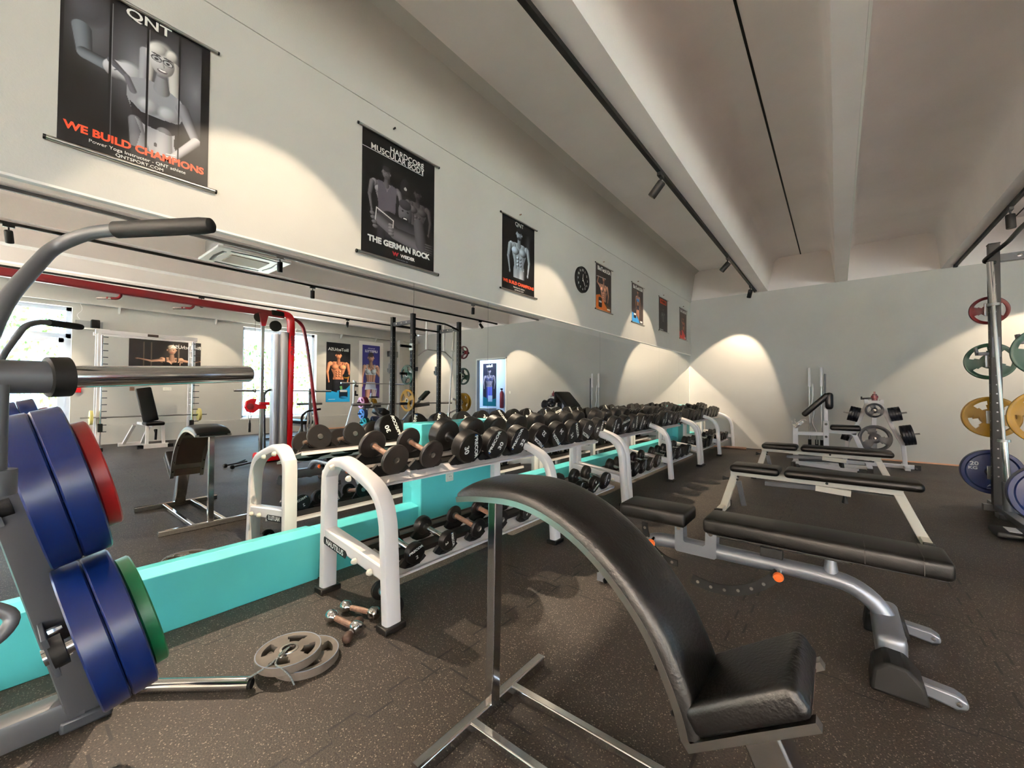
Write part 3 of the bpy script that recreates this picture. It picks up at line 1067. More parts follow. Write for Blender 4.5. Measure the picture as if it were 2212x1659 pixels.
for i in (0, 16, 30):
    p, q = cv[i], cv[i + 2] if i else cv[1]
    b = B(); b.sweep([p + Vector((0, 1.1225, -.009)), q + Vector((0, 1.1225, -.009))], [(-.115, -.003), (-.115, .003), (.115, .003), (.115, -.003)], (0, 1, 0)); link('cross_strip', b, 'steel', t)
# pad: rounded section swept along the arch
b = B()
K = 14
sec = []
for k in range(K + 1):
    a = PI * k / K
    ca, sa = math.cos(a), math.sin(a)
    sec.append((-.127 * math.copysign(abs(ca) ** .55, ca), abs(sa) ** .62))
rings = []
cp = [Vector((cv[0].x - .004, 0, cv[0].z))] + cv
n = len(cp)
for i, p in enumerate(cp):
    tt = (cp[min(i + 1, n - 1)] - cp[max(i - 1, 0)]).normalized()
    nn = Vector((-tt.z, 0, tt.x))
    th = .046 * min(1, .25 + i / 5.) * (1 - .15 * i / n)
    wv = 1. if i > 1 else .9 + .05 * i
    rings.append([p + Vector((0, 1.1225 + a * wv, 0)) + nn * (.008 + th * h) for a, h in sec] + [p + Vector((0, 1.1225, 0)) + nn * .006])
m_ = len(rings[0])
b.add([v for r in rings for v in r], [(i * m_ + j, i * m_ + (j + 1) % m_, (i + 1) * m_ + (j + 1) % m_, (i + 1) * m_ + j) for i in range(n - 1) for j in range(m_)] + [tuple(range(m_))[::-1], tuple((n - 1) * m_ + j for j in range(m_))], True)
link('arched_pad', b, 'leather2', t)
d = Vector((2.537 - 2.300, 0, .507 - .340)).normalized(); nn = Vector((-d.z, 0, d.x))
R = Matrix((d, Vector((0, 1, 0)), nn)).transposed()
b = B(); b.pad(Vector((2.300, 1.1225, .340)) + d * .158 + nn * .042, (.268, .258, .068), R, .020, 4, .004); link('seat_pad', b, 'leather2', t)
b = B(); b.box(Vector((2.42, 1.1225, .427)) - nn * .002, (.25, .20, .008), R); link('seat_board', b, 'brownboard', t)
for a, c in (((1.585, .785), (1.585, 1.44)), ((2.597, .80), (2.597, 1.45))):
    b = B(); b.bar((a[0], a[1], .024), (c[0], c[1], .024), .036, .044); f = link('base_bar', b, 'chrome', t, bevel=.006)
for y in (1.015, 1.235):
    b = B(); b.bar((1.60, y, .028), (2.585, y, .028), .030, .030); link('connecting_bar', b, 'chrome', t, bevel=.004)
b = B(); b.bar((1.590, 1.125, .04), (1.600, 1.125, .778), .036, .042, (0, 1, 0)); link('front_post', b, 'chrome', t, bevel=.004)
b = B(); b.bar((2.58, 1.13, .04), (2.41, 1.125, .405), .085, .085, (0, 1, 0)); link('seat_post', b, 'chrome', t, bevel=.006)
for x, z in ((2.235, .49), (2.275, .40), (2.10, .66)):
    for y in (1.008, 1.237):
        b = B(); b.lathe([(.007, 0), (.006, .004), (0, .005)], (x - .014, y, z - .008), (-.85, 0, -.5), 10); link('screw', b, 'matblack', t)

# ------------------------------------------------------------------ silver adjustable bench
t = thing('adjustable_bench', 'silver framed adjustable bench with black pads and orange pull knobs', 'exercise bench', (2.2, 2.5, 0))
b = B(); b.pad((1.712, 2.50, .437), (.385, .245, .082), None, .022, 3, .004); s_ = link('seat_pad', b, 'leather', t)
b = B(); b.box((1.712, 2.50, .404), (.36, .222, .014)); link('pad_board', b, 'matblack', s_)
b = B(); b.pad((2.465, 2.50, .434), (.945, .245, .082), None, .024, 3, .004); s_ = link('back_pad', b, 'leather', t)
b = B(); b.box((2.465, 2.50, .400), (.90, .222, .014)); link('pad_board', b, 'matblack', s_)
for x in (2.66, 2.845):
    b = B(); b.sweep([(x, 2.375, .405), (x, 2.375, .462), (x, 2.388, .476), (x, 2.612, .476), (x, 2.625, .462), (x, 2.625, .405)], [(-.0015, -.0012), (-.0015, .0012), (.0015, .0012), (.0015, -.0012)], (1, 0, 0)); link('seam', b, 'rubber2', s_)
tp = rnd([(1.455, 2.5, .05), (1.58, 2.5, .15), (1.68, 2.5, .265), (1.80, 2.5, .272), (2.10, 2.5, .272), (2.50, 2.5, .272), (2.62, 2.5, .262), (2.715, 2.5, .19), (2.765, 2.5, .06)], .10, 4)
b = B(); b.tube(tp, .039, 18); link('main_tube', b, 'silver', t)
for s in (-1, 1):
    b = B()
    y = 2.5 + s * .037
    ol = [(1.825, .245), (1.825, .385), (1.870, .385), (1.872, .305), (1.880, .296), (1.978, .296), (1.988, .305), (1.990, .385), (2.045, .385), (2.045, .245), (2.035, .236), (1.835, .236)]
    b.prism([(x, y - .003, z) for x, z in ol], (0, .006, 0)); link('hinge_bracket', b, 'silver', t)
for x in (1.848, 2.018):
    b = B(); b.tube([(x, 2.452, .372), (x, 2.548, .372)], .011, 14); link('hinge_pin', b, 'chrome', t)
def arcplate(ctr, r0, r1, a0, a1, y, n, name, parent, m='matblack'):
    b = B()
    N_ = 24
    P = []
    for k in range(N_ + 1):
        a = math.radians(a0 + (a1 - a0) * k / N_); P.append((ctr[0] + r1 * math.cos(a), y, ctr[1] + r1 * math.sin(a)))
    for k in range(N_, -1, -1):
        a = math.radians(a0 + (a1 - a0) * k / N_); P.append((ctr[0] + r0 * math.cos(a), y, ctr[1] + r0 * math.sin(a)))
    n2 = N_ + 1
    vs = P + [(p[0], y + .012, p[2]) for p in P]
    L_ = len(P)
    fs = [(i, i + 1, L_ - 2 - i, L_ - 1 - i) for i in range(N_)]
    fs += [tuple(v + L_ for v in f[::-1]) for f in fs]
    fs += [(i, (i + 1) % L_, L_ + (i + 1) % L_, L_ + i) for i in range(L_)]
    b.add(vs, fs)
    o = link(name, b, m, parent)
    for k in range(n):
        a = math.radians(a0 + (a1 - a0) * (k + .5) / n); rm = (r0 + r1) / 2
        b = B(); b.lathe([(.0085, -.001), (.0085, .0), (0, .0)], (ctr[0] + rm * math.cos(a), y - .001, ctr[1] + rm * math.sin(a)), (0, -1, 0), 12); link('pin_hole', b, 'steel', o)
    return o
arcplate((2.03, .4475), .338, .388, 252, 327, 2.455, 7, 'angle_arc', t)
arcplate((1.83, .345), .170, .204, 176, 272, 2.47, 5, 'seat_arc', t)
for x, z in ((2.335, .243), (1.700, .262)):
    b = B(); b.tube([(x, 2.47, z + .01), (x, 2.43, z)], .014, 14); k_ = link('pull_pin', b, 'chrome', t)
    b = B(); b.lathe([(.010, 0), (.022, .004), (.024, .012), (.020, .024), (.012, .026), (.010, .021), (0, .021)], (x, 2.43, z), (0, -1, -.15), 20); link('knob', b, 'orange', k_)
b = B(); b.rbar([(2.00, 2.5, .372), (2.62, 2.5, .372)], .055, .03, (0, 0, 1), .005); link('back_support', b, 'steel', t)
b = B(); b.box((2.30, 2.5, .335), (.10, .07, .05)); link('stop_block', b, 'matblack', t, bevel=.005)
b = B(); b.tube([(2.54, 2.5, .36), (2.54, 2.5, .295)], [.022, .030], 16); link('support_post', b, 'silver', t)
b = B(); b.pad((2.735, 2.46, .115), (.10, .40, .11), None, .03, 3); link('base_housing', b, 'silver', t)
b = B()
ol = [(2.66, .0), (2.67, .09), (2.71, .125), (2.77, .12), (2.815, .07), (2.83, .0)]
b.prism([(x, 2.13, z) for x, z in ol], (0, .14, 0)); link('base_cover', b, 'matblack', t, bevel=.012)
b = B(); b.prism([(x, 2.64, z) for x, z in ol], (0, .12, 0)); link('base_cover', b, 'matblack', t, bevel=.012)
for y in (2.20, 2.70):
    b = B(); b.prism([(2.78, y - .028, .03), (2.78, y - .028, .075), (2.90, y - .028, .062), (2.93, y - .028, .045), (2.93, y - .028, .02), (2.90, y - .028, .01)], (0, .056, 0)); w = link('wheel_bracket', b, 'silver', t, bevel=.008)
    b = B(); b.lathe([(.022, -.016), (.022, .016)], (2.905, y, .022), (0, 1, 0), 18); link('wheel', b, 'rubber', w)
    b = B(); b.lathe([(.010, 0), (.008, .005), (0, .006)], (2.905, y - .028, .035), (0, -1, 0), 12); link('axle_cap', b, 'chrome', w)
b = B(); b.bar((1.45, 2.28, .035), (1.45, 2.72, .035), .06, .05); link('front_foot', b, 'silver', t, bevel=.012)

# ------------------------------------------------------------------ cream framed flat / incline benches
def cream_bench(label, pos):
    t = thing('flat_bench', label, 'exercise bench', pos, 'cream framed benches in a row')
    X, Y, _ = pos
    b = B(); b.pad((X - .455, Y, .437), (.40, .29, .070), None, .032, 4, .006); link('seat_pad', b, 'leather', t)
    b = B(); b.pad((X + .225, Y, .437), (.895, .29, .072), None, .034, 4, .008); link('back_pad', b, 'leather', t)
    b = B(); b.bar((X - .665, Y, .382), (X + .56, Y, .370), .055, .052); link('main_beam', b, 'warmwhite', t, bevel=.004)
    b = B(); b.bar((X - .625, Y, .372), (X - .735, Y, .02), .052, .065, (1, 0, 0)); link('front_leg', b, 'warmwhite', t, bevel=.004)
    b = B(); b.bar((X + .53, Y, .362), (X + .675, Y, .02), .052, .065, (1, 0, 0)); link('rear_leg', b, 'warmwhite', t, bevel=.004)
    for x in (X - .735, X + .675):
        b = B(); b.bar((x, Y - .22, .026), (x, Y + .22, .026), .055, .05); f = link('cross_foot', b, 'warmwhite', t, bevel=.004)
        for s in (-1, 1):
            b = B(); b.box((x, Y + s * .215, .028), (.064, .05, .056)); link('end_cap', b, 'rubber', f, bevel=.004)
    b = B(); b.bar((X - .60, Y, .30), (X - .555, Y, .07), .02, .045, (1, 0, 0)); link('seat_strut', b, 'darkgrey', t, bevel=.002)
    b = B(); b.bar((X - .38, Y, .310), (X + .03, Y, .325), .04, .042); b.cur = 0; link('adjust_bar', b, 'darkgrey', t, bevel=.003)
    b = B(); b.bar((X + .0, Y, .325), (X + .24, Y, .310), .052, .05); sl = link('adjust_sleeve', b, 'warmwhite', t, bevel=.003)
    b = B(); b.tube([(X + .20, Y, .30), (X + .20, Y, .27), (X + .20, Y, .225)], [.008, .016, .022], 14); link('knob', b, 'matblack', sl)
    b = B(); b.tube([(X - .655, Y - .01, .315), (X - .70, Y - .01, .315), (X - .735, Y - .01, .315)], [.009, .012, .022], 14); link('knob', b, 'matblack', t)
    for x, z in ((X + .08, .376), (X - .60, .345), (X - .605, .318)):
        b = B(); b.lathe([(.011, 0), (.009, .006), (0, .007)], (x, Y - .0275, z), (0, -1, 0), 12); link('bolt', b, 'matblack', t)
    b = B(); b.bar((X + .25, Y, .335), (X + .50, Y, .330), .03, .012); link('lower_rail', b, 'matblack', t)
    return t
cream_bench('cream framed bench with two black pads, directly behind the silver bench', (2.415, 4.485, 0))
cream_bench('cream framed bench with two black pads, farther one in front of the preacher bench', (2.415, 6.60, 0))

# ------------------------------------------------------------------ floor: plates, chrome dumbbells, tube, cord
def floor_plate(c, R, t, rot, label):
    tt = thing('weight_plate', label, 'weight plate', (c[0], c[1], c[2]), 'weight plates stacked on the floor')
    b = B(); b.plate(R, t, .026, 4, .44, .80, .56, (c[0], c[1], c[2] + t / 2), (0, 0, 1), 72, .88, rot); p = link('disc', b, 'castgrey', tt)
    b = B(); b.lathe([(.026, 0), (.026, .004), (.036, .003), (.037, 0)], (c[0], c[1], c[2] + t - .001), (0, 0, 1), 28, True, False); link('hub_ring', b, 'steel', tt)
    b = B()
    b.lathe([(R * .955, 0), (R * .965, .0012), (R * .985, .0012), (R * .99, 0)], (c[0], c[1], c[2] + t * .985), (0, 0, 1), 48, True, False); link('rim_line', b, 'greyink', tt)
floor_plate((.790, .835, .0), .128, .034, .5, 'black grip weight plate on the floor, lower of the two')
floor_plate((.760, .775, .034), .125, .034, 0., 'black grip weight plate with four holes, on top of the other on the floor')
def chrome_db(a, c, r, label, m='chrome', hm='tan'):
    a, c = Vector(a), Vector(c)
    d = (c - a); L = d.length; d.normalize()
    t = thing('chrome_dumbbell', label, 'dumbbell', ((a + c) / 2 - Vector((0, 0, r))), 'small hand weights on the floor')
    b = B(); b.lathe([(.012, .03), (.014, L * .35), (.014, L * .65), (.012, L - .03)], a, d, 16); link('handle', b, hm, t)
    for q, s in ((a, 1), (c, -1)):
        b = B(); b.lathe([(r * .55, -.008), (r * .8, -.004), (r, .004), (r, .030), (r * .9, .036), (r * .45, .048), (.013, .052)], q, d * s, 24); link('head', b, m, t)
chrome_db((.575, 1.045, .030), (.795, 1.075, .030), .030, 'small chrome dumbbell on the floor, nearer of the chrome pair')
chrome_db((.545, 1.135, .030), (.745, 1.205, .030), .030, 'small chrome dumbbell on the floor, farther of the chrome pair')
chrome_db((.815, 1.000, .022), (.72, 1.125, .022), .022, 'rusty brown mini dumbbell lying against the chrome pair', 'brownboard', 'steel')
t = thing('chrome_tube', 'chrome barbell sleeve lying on the floor beside the weight plates', 'bar', (.60, .45, 0))
b = B(); b.tube([(.33, .21, .027), (.80, .617, .027)], .025, 20); link('sleeve', b, 'chrome', t)
b = B(); b.lathe([(.026, 0), (.034, .0), (.034, .018), (.026, .018)], (.465, .326, .034), Vector((.80 - .33, .617 - .21, 0)), 20); link('collar', b, 'steel', t)
b = B(); b.tube([(.795, .612, .027), (.806, .622, .027)], .018, 18); link('end_cap', b, 'matblack', t)
t = thing('tied_cord', 'speckled grey cord with a steel loop tied over the floor weight plates', 'cord', (.80, .72, 0))
b = B(); b.tube(rnd([(.80, .60, .05), (.80, .64, .055), (.815, .685, .074), (.800, .715, .076), (.770, .765, .078)], .02, 4), .0035, 8); link('cord_strand', b, 'cordm', t)
b = B(); b.tube(rnd([(.800, .715, .076), (.835, .690, .074), (.862, .706, .066), (.885, .725, .04), (.905, .735, .004)], .02, 4), .0035, 8); link('cord_strand', b, 'cordm', t)
b = B(); b.tube(rnd([(.765, .775, .075), (.79, .745, .080), (.815, .725, .078), (.80, .715, .077), (.775, .745, .079), (.758, .778, .072)], .012, 4), .0032, 8); link('steel_loop', b, 'chrome', t)

# ------------------------------------------------------------------ weight storage / lever machine at the left edge
t = thing('lever_machine', 'grey weight machine with chrome sleeve arm at the left edge', 'weight machine', (.9, 0, 0))
b = B(); b.rbar([(.49, .205, .03), (.83, .0, .95)], .085, .085, (1, 0, 0), .012); link('leaning_post', b, 'grey', t)
b = B(); b.box((.487, .206, .022), (.13, .13, .044)); link('post_foot', b, 'darkgrey', t, bevel=.01)
b = B(); b.rbar([(.50, .20, .06), (.50, -.95, .06)], .09, .09, (0, 0, 1), .012); link('base_beam', b, 'grey', t)
b = B(); b.rbar([(.40, -.95, .05), (1.9, -.95, .05)], .09, .09, (0, 0, 1), .012); link('rear_beam', b, 'grey', t)
b = B(); b.rbar([(1.24, -.95, .09), (1.24, -.62, 1.18)], .08, .08, (1, 0, 0), .012); link('rear_post', b, 'grey', t)
b = B(); b.rbar([(.83, -.03, .93), (1.24, -.60, 1.12)], .07, .07, (0, 0, 1), .012); link('brace', b, 'grey', t)
b = B(); b.tube([(1.30, -.62, 1.170), (1.19, .075, 1.178)], .036, 20); am = link('lever_arm', b, 'grey', t)
b = B(); b.lathe([(.037, 0), (.045, .002), (.045, .036), (.037, .038)], (1.193, .062, 1.178), Vector((-.10, .414, .026)), 24); link('rubber_stop', b, 'matblack', am)
b = B(); b.lathe([(.026, 0), (.026, .41), (.023, .416), (0, .417)], (1.184, .10, 1.180), Vector((-.10, .39, .024)), 28); link('chrome_sleeve', b, 'chrome', am)
hp = rnd([(1.262, -.03, 1.20), (1.18, .00, 1.34), (1.02, .075, 1.512), (1.09, .13, 1.548), (1.15, .175, 1.556), (1.335, .318, 1.566)], .07, 6)
b = B(); b.tube(hp, .0155, 16); hd = link('handle_tube', b, 'grey', am)
b = B(); q0, q1 = Vector((1.145, .172, 1.5555)), Vector((1.340, .322, 1.5665)); dd = (q1 - q0)
b.lathe([(.0165, 0), (.0205, .004), (.0205, dd.length * .9), (.018, dd.length), (.010, dd.length + .006), (0, dd.length + .007)], q0, dd, 22); link('foam_grip', b, 'matblack', hd)
b = B(); b.tube([(1.262, -.005, 1.16), (1.262, -.005, .97)], .016, 16); b.tube([(1.262, -.005, .99), (1.262, -.005, .94)], .03, 18); link('drop_tube', b, 'grey', am)
b = B(); b.tube(rnd([(1.30, -.10, .66), (1.30, .0, .66), (1.29, .03, .70), (1.28, -.02, .74), (1.28, -.12, .74)], .03, 5), .012, 14); link('foot_hoop', b, 'grey', t)
nv = Vector((0, .966, .259)); tv = Vector((0, .259, -.966))
UPc = Vector((.80, .103, .872)); LOc = Vector((.80, .214, .420))
for k, (c, up) in enumerate(((UPc, 1), (LOc, 0))):
    b = B(); b.tube([c - nv * .13, c + nv * .095], .024, 18); pg = link('storage_peg', b, 'chrome', t)
    b = B(); b.lathe([(.045, 0), (.045, .03), (.026, .032)], c - nv * .115, nv, 20); link('peg_flange', b, 'matblack', pg)
    b = B(); b.bar(c - nv * .115 + Vector((.03, 0, 0)), c - nv * .12 - Vector((.24 if not up else .06, .0, .0)), .012, .12, tv); br = link('peg_bracket', b, 'darkgrey', t, bevel=.002)
    for s in (-1, 1):
        b = B(); b.lathe([(.010, 0), (.010, .012), (.006, .03), (0, .03)], c - nv * .108 + tv * (.045 * s) - Vector((.05, 0, 0)), nv, 6); link('bolt', b, 'chrome', br)
def bumper(c, ax, R, th, m, label, name='bumper_plate', group=None):
    tt = thing(name, label, 'weight plate', c - Vector((0, 0, R)), group)
    b = B(); b.lathe([(.026, -th / 2), (.05, -th / 2), (.055, -th / 2 + .006), (R * .80, -th / 2 + .012), (R * .86, -th / 2), (R - .004, -th / 2), (R, -th / 2 + .004), (R, th / 2 - .004), (R - .004, th / 2), (R * .86, th / 2), (R * .80, th / 2 - .012), (.055, th / 2 - .006), (.05, th / 2), (.026, th / 2), (.026, -th / 2)], c, ax, 64); link('rubber_disc', b, m, tt)
    b = B(); b.lathe([(.0265, -th / 2 - .001), (.045, -th / 2 - .001), (.045, -th / 2 + .001)], c, ax, 24, True, False); b.lathe([(.045, th / 2 - .001), (.045, th / 2 + .001), (.0265, th / 2 + .001)], c, ax, 24, True, False); link('steel_hub', b, 'steel', tt)
    return tt
g = 'plates stored on the grey machine at the left edge'
bumper(UPc - nv * .032, nv, .2225, .062, 'blueplate', 'blue bumper plate on the upper peg of the grey machine, inner one', group=g)
bumper(UPc + nv * .032, nv, .2225, .062, 'blueplate', 'blue bumper plate on the upper peg of the grey machine, beside the red plate', group=g)
bumper(LOc - nv * .032, nv, .2225, .062, 'blueplate', 'blue bumper plate on the lower peg of the grey machine, inner one', group=g)
bumper(LOc + nv * .032, nv, .2225, .062, 'blueplate', 'blue bumper plate on the lower peg of the grey machine, beside the green plate', group=g)
bumper(UPc + nv * .084, nv, .165, .036, 'redplate', 'small red plate outside the upper blue bumper plates at the left edge', 'weight_plate', g)
bumper(LOc + nv * .084, nv, .178, .036, 'greenplate', 'green plate outside the lower blue bumper plates at the left edge', 'weight_plate', g)
# ------------------------------------------------------------------ black power rack with plates (right edge)
RX0, RX1, RY0, RY1, RH = 3.80, 4.44, 4.92, 6.14, 2.645
t = thing('power_rack', 'tall black power rack with plate pegs on its front uprights, right edge', 'power rack', (4.12, 5.53, 0))
for x in (RX0, RX1):
    for y in (RY0, RY1):
        b = B(); b.bar((x, y, .03), (x, y, RH), .075, .075, (1, 0, 0)); u = link('upright', b, 'blackmetal', t, bevel=.004)
        b = B()
        for k in range(22):
            z = .35 + k * .09
            for nx, ny in ((-1, 0), (0, -1)):
                q = Vector((x + nx * .038, y + ny * .038, z)); b.lathe([(.007, 0), (.007, .0006), (0, .0006)], q, (nx, ny, 0), 8)
        link('pin_holes', b, 'steel', u)['kind'] = 'stuff'
        b = B(); b.box((x, y, RH + .004), (.08, .08, .01)); link('top_cap', b, 'matblack', u)
for y in (RY0, RY1):
    b = B(); b.bar((RX0, y, 2.50), (RX1, y, 2.50), .05, .075); c = link('side_beam', b, 'grey', t, bevel=.003)
    for k in range(3):
        b = B(); b.lathe([(.018, 0), (.018, .003), (.010, .004), (0, .004)], (RX0 + .16 + k * .16, y - .0375, 2.50), (0, -1, 0), 6); link('bolt', b, 'chrome', c)
    b = B(); b.bar((RX0 - .10, y, .035), (RX1 + .25, y, .035), .07, .06); link('base_beam', b, 'grey', t, bevel=.004)
    b = B(); b.prism([(RX0 + .04, y - .006, .07), (RX0 + .20, y - .006, .07), (RX0 + .04, y - .006, .28)], (0, .012, 0)); link('gusset', b, 'grey', t)
b = B(); b.tube(rnd([(RX0, RY0 + .03, 2.565), (RX0, RY0 + .45, 2.565), (RX0 + .02, RY1 - .35, 2.565), (RX0 - .10, RY1 - .12, 2.46), (RX0, RY1 - .03, 2.46)], .08, 5), .018, 14); link('pull_up_bar', b, 'blackmetal', t)
b = B(); b.tube([(RX1, RY0 + .03, 2.50), (RX1, RY1 - .03, 2.50)], .018, 14); link('pull_up_bar', b, 'blackmetal', t)
b = B(); b.bar((RX1, RY0, .08), (RX1, RY1, .08), .06, .06); link('rear_beam', b, 'blackmetal', t, bevel=.003)
b = B(); b.bar((RX0, RY0 - .2, .05), (RX0, RY1 + .2, .05), .07, .05); link('front_beam', b, 'grey', t, bevel=.004)
for x in (RX0, RX1):
    for y, s in ((RY0, 1), (RY1, -1)):
        b = B(); b.box((x + (.055 if x == RX1 else -.0), y, 1.62), (.06, .09, .20)); b.bar((x + (.05 if x == RX1 else -.045), y - .0, 1.56), (x + (.14 if x == RX1 else -.13), y, 1.56), .05, .03); b.bar((x + (.13 if x == RX1 else -.12), y, 1.55), (x + (.14 if x == RX1 else -.13), y, 1.62), .05, .02, (1, 0, 0)); link('bar_hook', b, 'darkgrey', t, bevel=.003)
pegs = []
for y, s in ((RY0, -1), (RY1, 1)):
    for z in (2.01, 1.49, .925, .37):
        b = B(); b.tube([(RX0 - .01, y + s * .035, z), (RX0 - .01, y + s * .29, z)], .024, 16); p = link('plate_peg', b, 'matblack', t)
        b = B(); b.box((RX0 - .01, y + s * .045, z), (.10, .02, .13)); link('peg_plate', b, 'steel', p, bevel=.004)
def rplate(y, z, R, m, lab, th=.03, holes=3, n=1, bump=False, rot=0.):
    if bump:
        return bumper(Vector((RX0 - .01, y, z)), Vector((0, 1, 0)), R, th, m, lab, 'bumper_plate', 'coloured plates on the black power rack')
    tt = thing('weight_plate', lab, 'weight plate', (RX0 - .01, y, z - R), 'coloured plates on the black power rack')
    b = B(); b.plate(R, th, .026, holes, .40, .80, .62, (RX0 - .01, y, z), (0, 1, 0), 60, .5, rot); link('disc', b, m, tt)
    b = B(); b.lathe([(.0265, -th / 2 - .001), (.040, -th / 2 - .001), (.041, -th / 2 + .002)], (RX0 - .01, y, z), (0, 1, 0), 24, True, False); link('hub_ring', b, 'steel', tt)
    return tt
rplate(RY1 + .13, 2.01, .142, 'darkred', 'dark red plate, topmost on the far upright of the black power rack', rot=.5)
rplate(RY1 + .13, 1.49, .185, 'darkgreen', 'dark green plate on the far upright of the black power rack', rot=.3)
rplate(RY1 + .11, .925, .205, 'yellowplate', 'yellow plate on the far upright of the black power rack, inner one', holes=4, rot=.4)
rplate(RY1 + .16, .925, .205, 'yellowplate', 'yellow plate on the far upright of the black power rack, outer one', holes=4, rot=.2)
rplate(RY0 - .13, 1.47, .188, 'darkgreen', 'dark green plate on the near upright of the black power rack', rot=.3)
rplate(RY0 - .12, .985, .210, 'yellowplate', 'yellow plate on the near upright of the black power rack', holes=4, rot=.4)
o = rplate(RY1 + .14, .37, .2225, 'blueplate', 'blue bumper plate marked 20 KG low on the far upright of the power rack', .07, bump=True)
b = B()
cx, cy, cz = RX0 - .01, RY1 + .14 - .0365, .37
put_text(b, '20', .055, (cx - .125, cy, cz + .075), (1, 0, 0), (0, 0, 1), .0015, 1.15); put_text(b, 'KG', .042, (cx - .135, cy, cz + .030), (1, 0, 0), (0, 0, 1), .0015, 1.15)
for q in (0, 1):
    b.sweep([(cx - .03 - q * .012, cy, cz - .165), (cx + .04, cy, cz - .165), (cx + .05, cy, cz - .13 - q * .01), (cx - .02, cy, cz - .125 - q * .01), (cx - .04, cy, cz - .15)], [(-.0005, -.002), (-.0005, .002), (.0005, .002), (.0005, -.002)], (0, 1, 0))
link('lettering', b, 'ink', o)
rplate(RY0 - .14, .42, .2225, 'blueplate', 'blue bumper plate low on the near upright of the power rack', .07, bump=True)
# barbell standing in front of the rack
def barbell(p0, p1, label, group=None, sleeve=.42, rs=.025, rb=.014, m='chrome'):
    p0, p1 = Vector(p0), Vector(p1)
    d = (p1 - p0); L = d.length; d.normalize()
    lo = min(p0.z, p1.z)
    t = thing('barbell', label, 'barbell', ((p0 + p1) / 2).xy.to_3d() + Vector((0, 0, lo)), group)
    b = B(); b.tube([p0 + d * (sleeve - .01), p1 - d * (sleeve - .01)], rb, 14); link('shaft', b, 'steel', t)
    for q, s in ((p0, 1), (p1, -1)):
        b = B(); b.tube([q, q + d * s * sleeve], rs, 18); sl = link('sleeve', b, m, t)
        b = B(); b.lathe([(rs, -.012), (rs * 1.75, -.012), (rs * 1.75, .012), (rs, .012)], q + d * s * sleeve, d, 20); link('collar', b, 'steel', sl)
    return t
barbell((3.800, 5.84, .30), (3.735, 5.93, 2.43), 'chrome barbell standing upright against the black power rack')
t = thing('bar_holder', 'grey tube holder on the floor for the standing barbell', 'bar holder', (3.80, 5.83, 0), None)
b = B(); b.tube([(3.803, 5.835, .035), (3.798, 5.84, .34)], .034, 18); link('holder_tube', b, 'grey', t)
b = B(); b.box((3.80, 5.835, .02), (.14, .14, .04)); link('holder_foot', b, 'grey', t, bevel=.005)
t = thing('step_scale', 'black floor device with clear buttons at the right edge', 'floor device', (3.70, 5.12, 0))
b = B(); b.pad((3.70, 5.12, .03), (.28, .26, .05), None, .02, 3); link('body', b, 'blackmetal', t)
b = B(); b.box((3.67, 5.12, .057), (.07, .16, .006)); link('display', b, 'white', t, bevel=.002)
b = B(); b.lathe([(.03, 0), (.028, .006), (0, .007)], (3.77, 5.12, .054), (0, 0, 1), 24); link('button', b, 'chrome', t)

# ------------------------------------------------------------------ preacher curl bench
t = thing('preacher_bench', 'white preacher curl bench with black arm pad by the far wall', 'exercise bench', (2.4, 8.2, 0))
Y = 8.2
d = Vector((2.46 - 2.14, 0, 1.14 - .80)).normalized(); nn = Vector((-d.z, 0, d.x))
R = Matrix((d, Vector((0, 1, 0)), nn)).transposed()
b = B(); b.pad((2.305, Y, .975), (.47, .58, .085), R, .035, 4); link('arm_pad', b, 'leather', t)
b = B(); b.pad((2.475, Y, 1.04), (.10, .58, .26), None, .045, 4); link('chest_pad', b, 'leather', t)
b = B(); b.pad((2.665, Y, .625), (.37, .32, .075), None, .03, 3); link('seat_pad', b, 'leather', t)
b = B(); b.bar((2.43, Y, .58), (2.43, Y, .98), .055, .055, (1, 0, 0)); link('pad_post', b, 'silver', t, bevel=.003)
b = B(); b.bar((2.43, Y, .50), (2.43, Y, .72), .07, .075, (1, 0, 0)); link('post_sleeve', b, 'whitemetal', t, bevel=.003)
b = B(); b.bar((2.40, Y, .565), (2.80, Y, .545), .06, .055); link('seat_beam', b, 'whitemetal', t, bevel=.003)
b = B(); b.bar((2.77, Y, .545), (2.95, Y, .04), .06, .06, (1, 0, 0)); link('rear_leg', b, 'whitemetal', t, bevel=.003)
b = B(); b.bar((2.43, Y, .54), (2.43, Y, .04), .06, .07, (1, 0, 0)); link('middle_leg', b, 'whitemetal', t, bevel=.003)
b = B(); b.bar((2.46, Y, .515), (2.03, Y, .50), .055, .055); link('front_beam', b, 'whitemetal', t, bevel=.003)
b = B(); b.bar((2.03, Y, .04), (2.03, Y, .62), .06, .07, (1, 0, 0)); link('front_leg', b, 'whitemetal', t, bevel=.003)
for s in (-1, 1):
    b = B(); b.bar((2.03, Y + s * .0, .60), (2.10, Y + s * .28, .68), .04, .05); ar = link('bar_arm', b, 'whitemetal', t, bevel=.003)
    b = B(); b.sweep(rnd([(2.00, Y + s * .29, .72), (1.995, Y + s * .29, .66), (2.06, Y + s * .29, .64), (2.12, Y + s * .29, .72), (2.16, Y + s * .29, .70)], .02, 3), [(-.02, -.005), (-.02, .005), (.02, .005), (.02, -.005)], (0, 1, 0)); link('bar_cradle', b, 'steel', ar)
b = B(); b.bar((2.0, Y, .035), (2.98, Y, .035), .06, .05); link('floor_beam', b, 'whitemetal', t, bevel=.003)
for x in (2.02, 2.94):
    b = B(); b.bar((x, Y - .30, .03), (x, Y + .30, .03), .06, .05); cf = link('cross_foot', b, 'whitemetal', t, bevel=.003)
    for s in (-1, 1):
        b = B(); b.box((x, Y + s * .30, .032), (.07, .06, .062)); link('end_cap', b, 'rubber', cf, bevel=.004)
